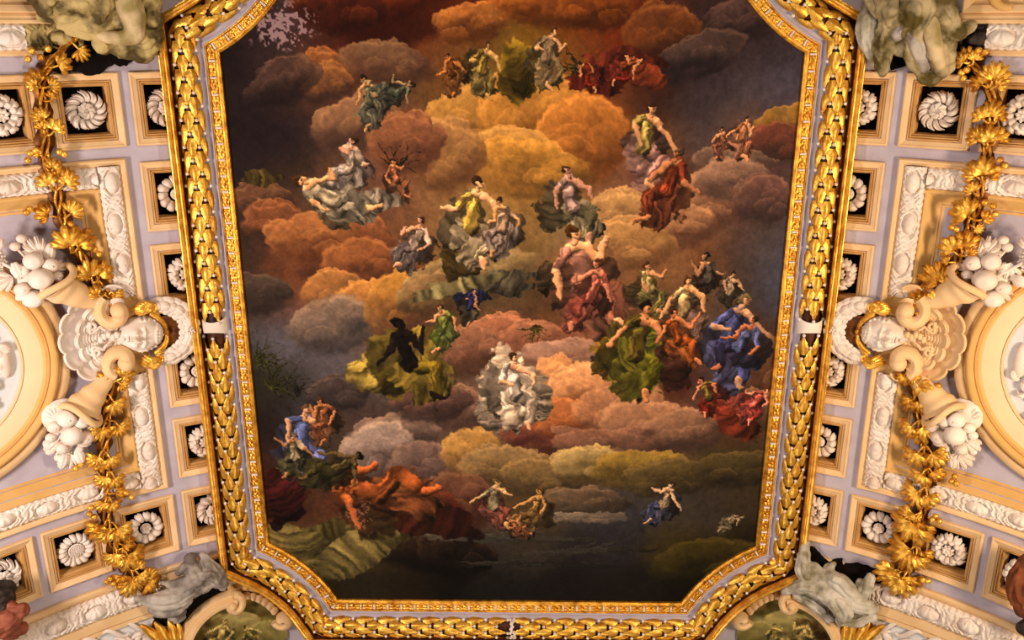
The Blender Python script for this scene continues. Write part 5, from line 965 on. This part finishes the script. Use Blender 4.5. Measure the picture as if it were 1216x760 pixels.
me.loops.add(nq*4); me.loops.foreach_set('vertex_index', q.ravel()); me.polygons.add(nq)
me.polygons.foreach_set('loop_start', np.arange(0, nq*4, 4, dtype=np.int32)); me.polygons.foreach_set('loop_total', np.full(nq, 4, np.int32)); me.update()
ca = me.color_attributes.new('paint', 'FLOAT_COLOR', 'POINT'); cc = np.ones((nvt, 4), np.float32); cc[:, :3] = IMG[use]; ca.data.foreach_set('color', cc.ravel())
me.polygons.foreach_set('use_smooth', [True]*nq)
pm = bpy.data.materials.new('fresco_paint'); pm.use_nodes = True; N = pm.node_tree.nodes; L = pm.node_tree.links; b = N['Principled BSDF']
at = N.new('ShaderNodeVertexColor'); at.layer_name = 'paint'
b.inputs['Roughness'].default_value = .8; b.inputs['Specular IOR Level'].default_value = .08
nz = N.new('ShaderNodeTexNoise'); nz.inputs['Scale'].default_value = 22; nz.inputs['Detail'].default_value = 5; tc = N.new('ShaderNodeTexCoord'); L.new(tc.outputs['Object'], nz.inputs['Vector'])
hs = N.new('ShaderNodeMix'); hs.data_type = 'RGBA'; hs.blend_type = 'OVERLAY'; hs.inputs[0].default_value = .12
L.new(at.outputs['Color'], hs.inputs[6]); L.new(nz.outputs['Color'], hs.inputs[7])
bw = N.new('ShaderNodeRGBToBW'); L.new(nz.outputs['Fac'], hs.inputs[7])
L.new(hs.outputs[2], b.inputs['Base Color'])
bp = N.new('ShaderNodeBump'); bp.inputs['Strength'].default_value = .12; bp.inputs['Distance'].default_value = .01; L.new(nz.outputs['Fac'], bp.inputs['Height']); L.new(bp.outputs['Normal'], b.inputs['Normal'])
me.materials.append(pm)
can = bpy.data.objects.new('ceiling_painting', me); bpy.context.scene.collection.objects.link(can); can.location = (0, 4.6, EYE+H)
can['label'] = 'large ceiling painting of clouds and draped figures filling the gilded frame'; can['category'] = 'painting'

# painted ovals inside the two lower cartouches, in (s, t)
for sd, g, C in OVALS:
    canvas(C[0]-1, C[0]+1, C[1]-1, C[1]+1, .02)
    IMG[:] = sr('7c6c34' if sd < 0 else '857b4c')
    for k, (x, y, rx, ry, li, dk) in enumerate([(-.5, -.6, .5, .3, '9c8440', '5c4a1c'), (.5, -.5, .5, .35, '8c7a40', '4a3a16'), (.1, -.3, .6, .3, 'a89458', '6c5c2c'), (.75, -.2, .3, .5, '6a5420', '3a2c10'), (-.6, .1, .5, .4, '8c7c44', '54461c')]):
        bump_(C[0]+x, C[1]+y, rx, ry, 0, li, dk, 900+k+sd*20)
    cloth(C[0]+.35, C[1]-.35, .3, .2, 10, '6a4a1c' if sd > 0 else '8a7030', 40, 4)
    figure(C[0]+.25, C[1]-.12, .75, 20*sd, sd > 0, 'b89c5c', 'a88c4c', '8c7438', '5c4418')
    figure(C[0]-.25, C[1]+.0, .55, -10*sd, sd < 0, 'b09454', '94803c', '7c6834', '4c3814')
    IMG = np.clip(IMG*(.9+(N4-.5)*.3)[..., None], 0, 1); IMG = np.where(IMG <= .04045, IMG/12.92, ((IMG+.055)/1.055)**2.4)
    A = np.linspace(0, 2*pi, 97); Q = np.linspace(.01, .95, 48); P = np.zeros((97, 48, 3)); colr = np.ones((97, 48, 4), np.float32)
    for j, q in enumerate(Q):
        P[:, j, 0] = C[0]+q*np.cos(A); P[:, j, 1] = C[1]-q*np.sin(A); P[:, j, 2] = .045+.05*(1-q*q)
        colr[:, j, :3] = IMG[np.clip(((P[:, j, 0]-X0)/ST).astype(int), 0, nx-1), np.clip(((P[:, j, 1]-Y0)/ST).astype(int), 0, ny-1)]
    m = MB(); m.grid(P); o = m.build('painted_oval', pm, cove(sd), g, smooth='all', fix=False, label='olive painted scene with pale figures')
    ca = o.data.color_attributes.new('paint', 'FLOAT_COLOR', 'POINT'); ca.data.foreach_set('color', colr.ravel())

# ================================================================= LIGHT
def area(name, loc, target, size, power, col):
    l = bpy.data.lights.new(name, 'AREA'); l.shape = 'RECTANGLE'; l.size, l.size_y = size; l.energy = power; l.color = col
    o = bpy.data.objects.new(name, l); bpy.context.scene.collection.objects.link(o); o.location = loc
    o.rotation_euler = (Vector(target)-Vector(loc)).to_track_quat('-Z', 'Y').to_euler(); return o
area('window_light_right', (8.9, 4.0, 6.4), (2.0, 5.5, 15), (2.6, 1.1), 1120, (1, .80, .56))
area('window_light_left', (-8.9, 4.0, 6.4), (-2.0, 5.5, 15), (2.6, 1.1), 1150, (1, .87, .80))
area('fill_light_far', (0, 14.5, 6.0), (0, 6.5, 15.4), (3, 1.2), 430, (1, .88, .74))  # added fill to brighten the frame's far side, no real window
area('fill_light_end', (0, -5, 6.0), (0, 6, 15.4), (3, 1.2), 620, (1, .88, .74))  # unseen frontal fill added behind the camera
w = bpy.data.worlds.new('hall_ambience'); bpy.context.scene.world = w; w.use_nodes = True
bg = w.node_tree.nodes['Background']; bg.inputs[0].default_value = (.95, .78, .66, 1); bg.inputs[1].default_value = .07

# ================================================================= CAMERA
F_PX = 1074.; TILT = radians(18.05)
cam = bpy.data.cameras.new('camera'); co_ = bpy.data.objects.new('camera', cam); bpy.context.scene.collection.objects.link(co_)
cam.sensor_fit = 'HORIZONTAL'; cam.sensor_width = 36; cam.lens = F_PX/1216*36; cam.clip_end = 200
cam.shift_x = -.3/1216
f = Vector((0, sin(TILT), cos(TILT))); u = Vector((0, -cos(TILT), sin(TILT))); r = f.cross(u)
co_.matrix_world = Matrix.Translation((0, 0, EYE)) @ Matrix((r, u, -f)).transposed().to_4x4()
sc = bpy.context.scene; sc.camera = co_
sc.view_settings.view_transform = 'Standard'; sc.view_settings.look = 'None'; sc.view_settings.exposure = -.16; sc.view_settings.gamma = 1; sc.view_settings.use_curve_mapping = False
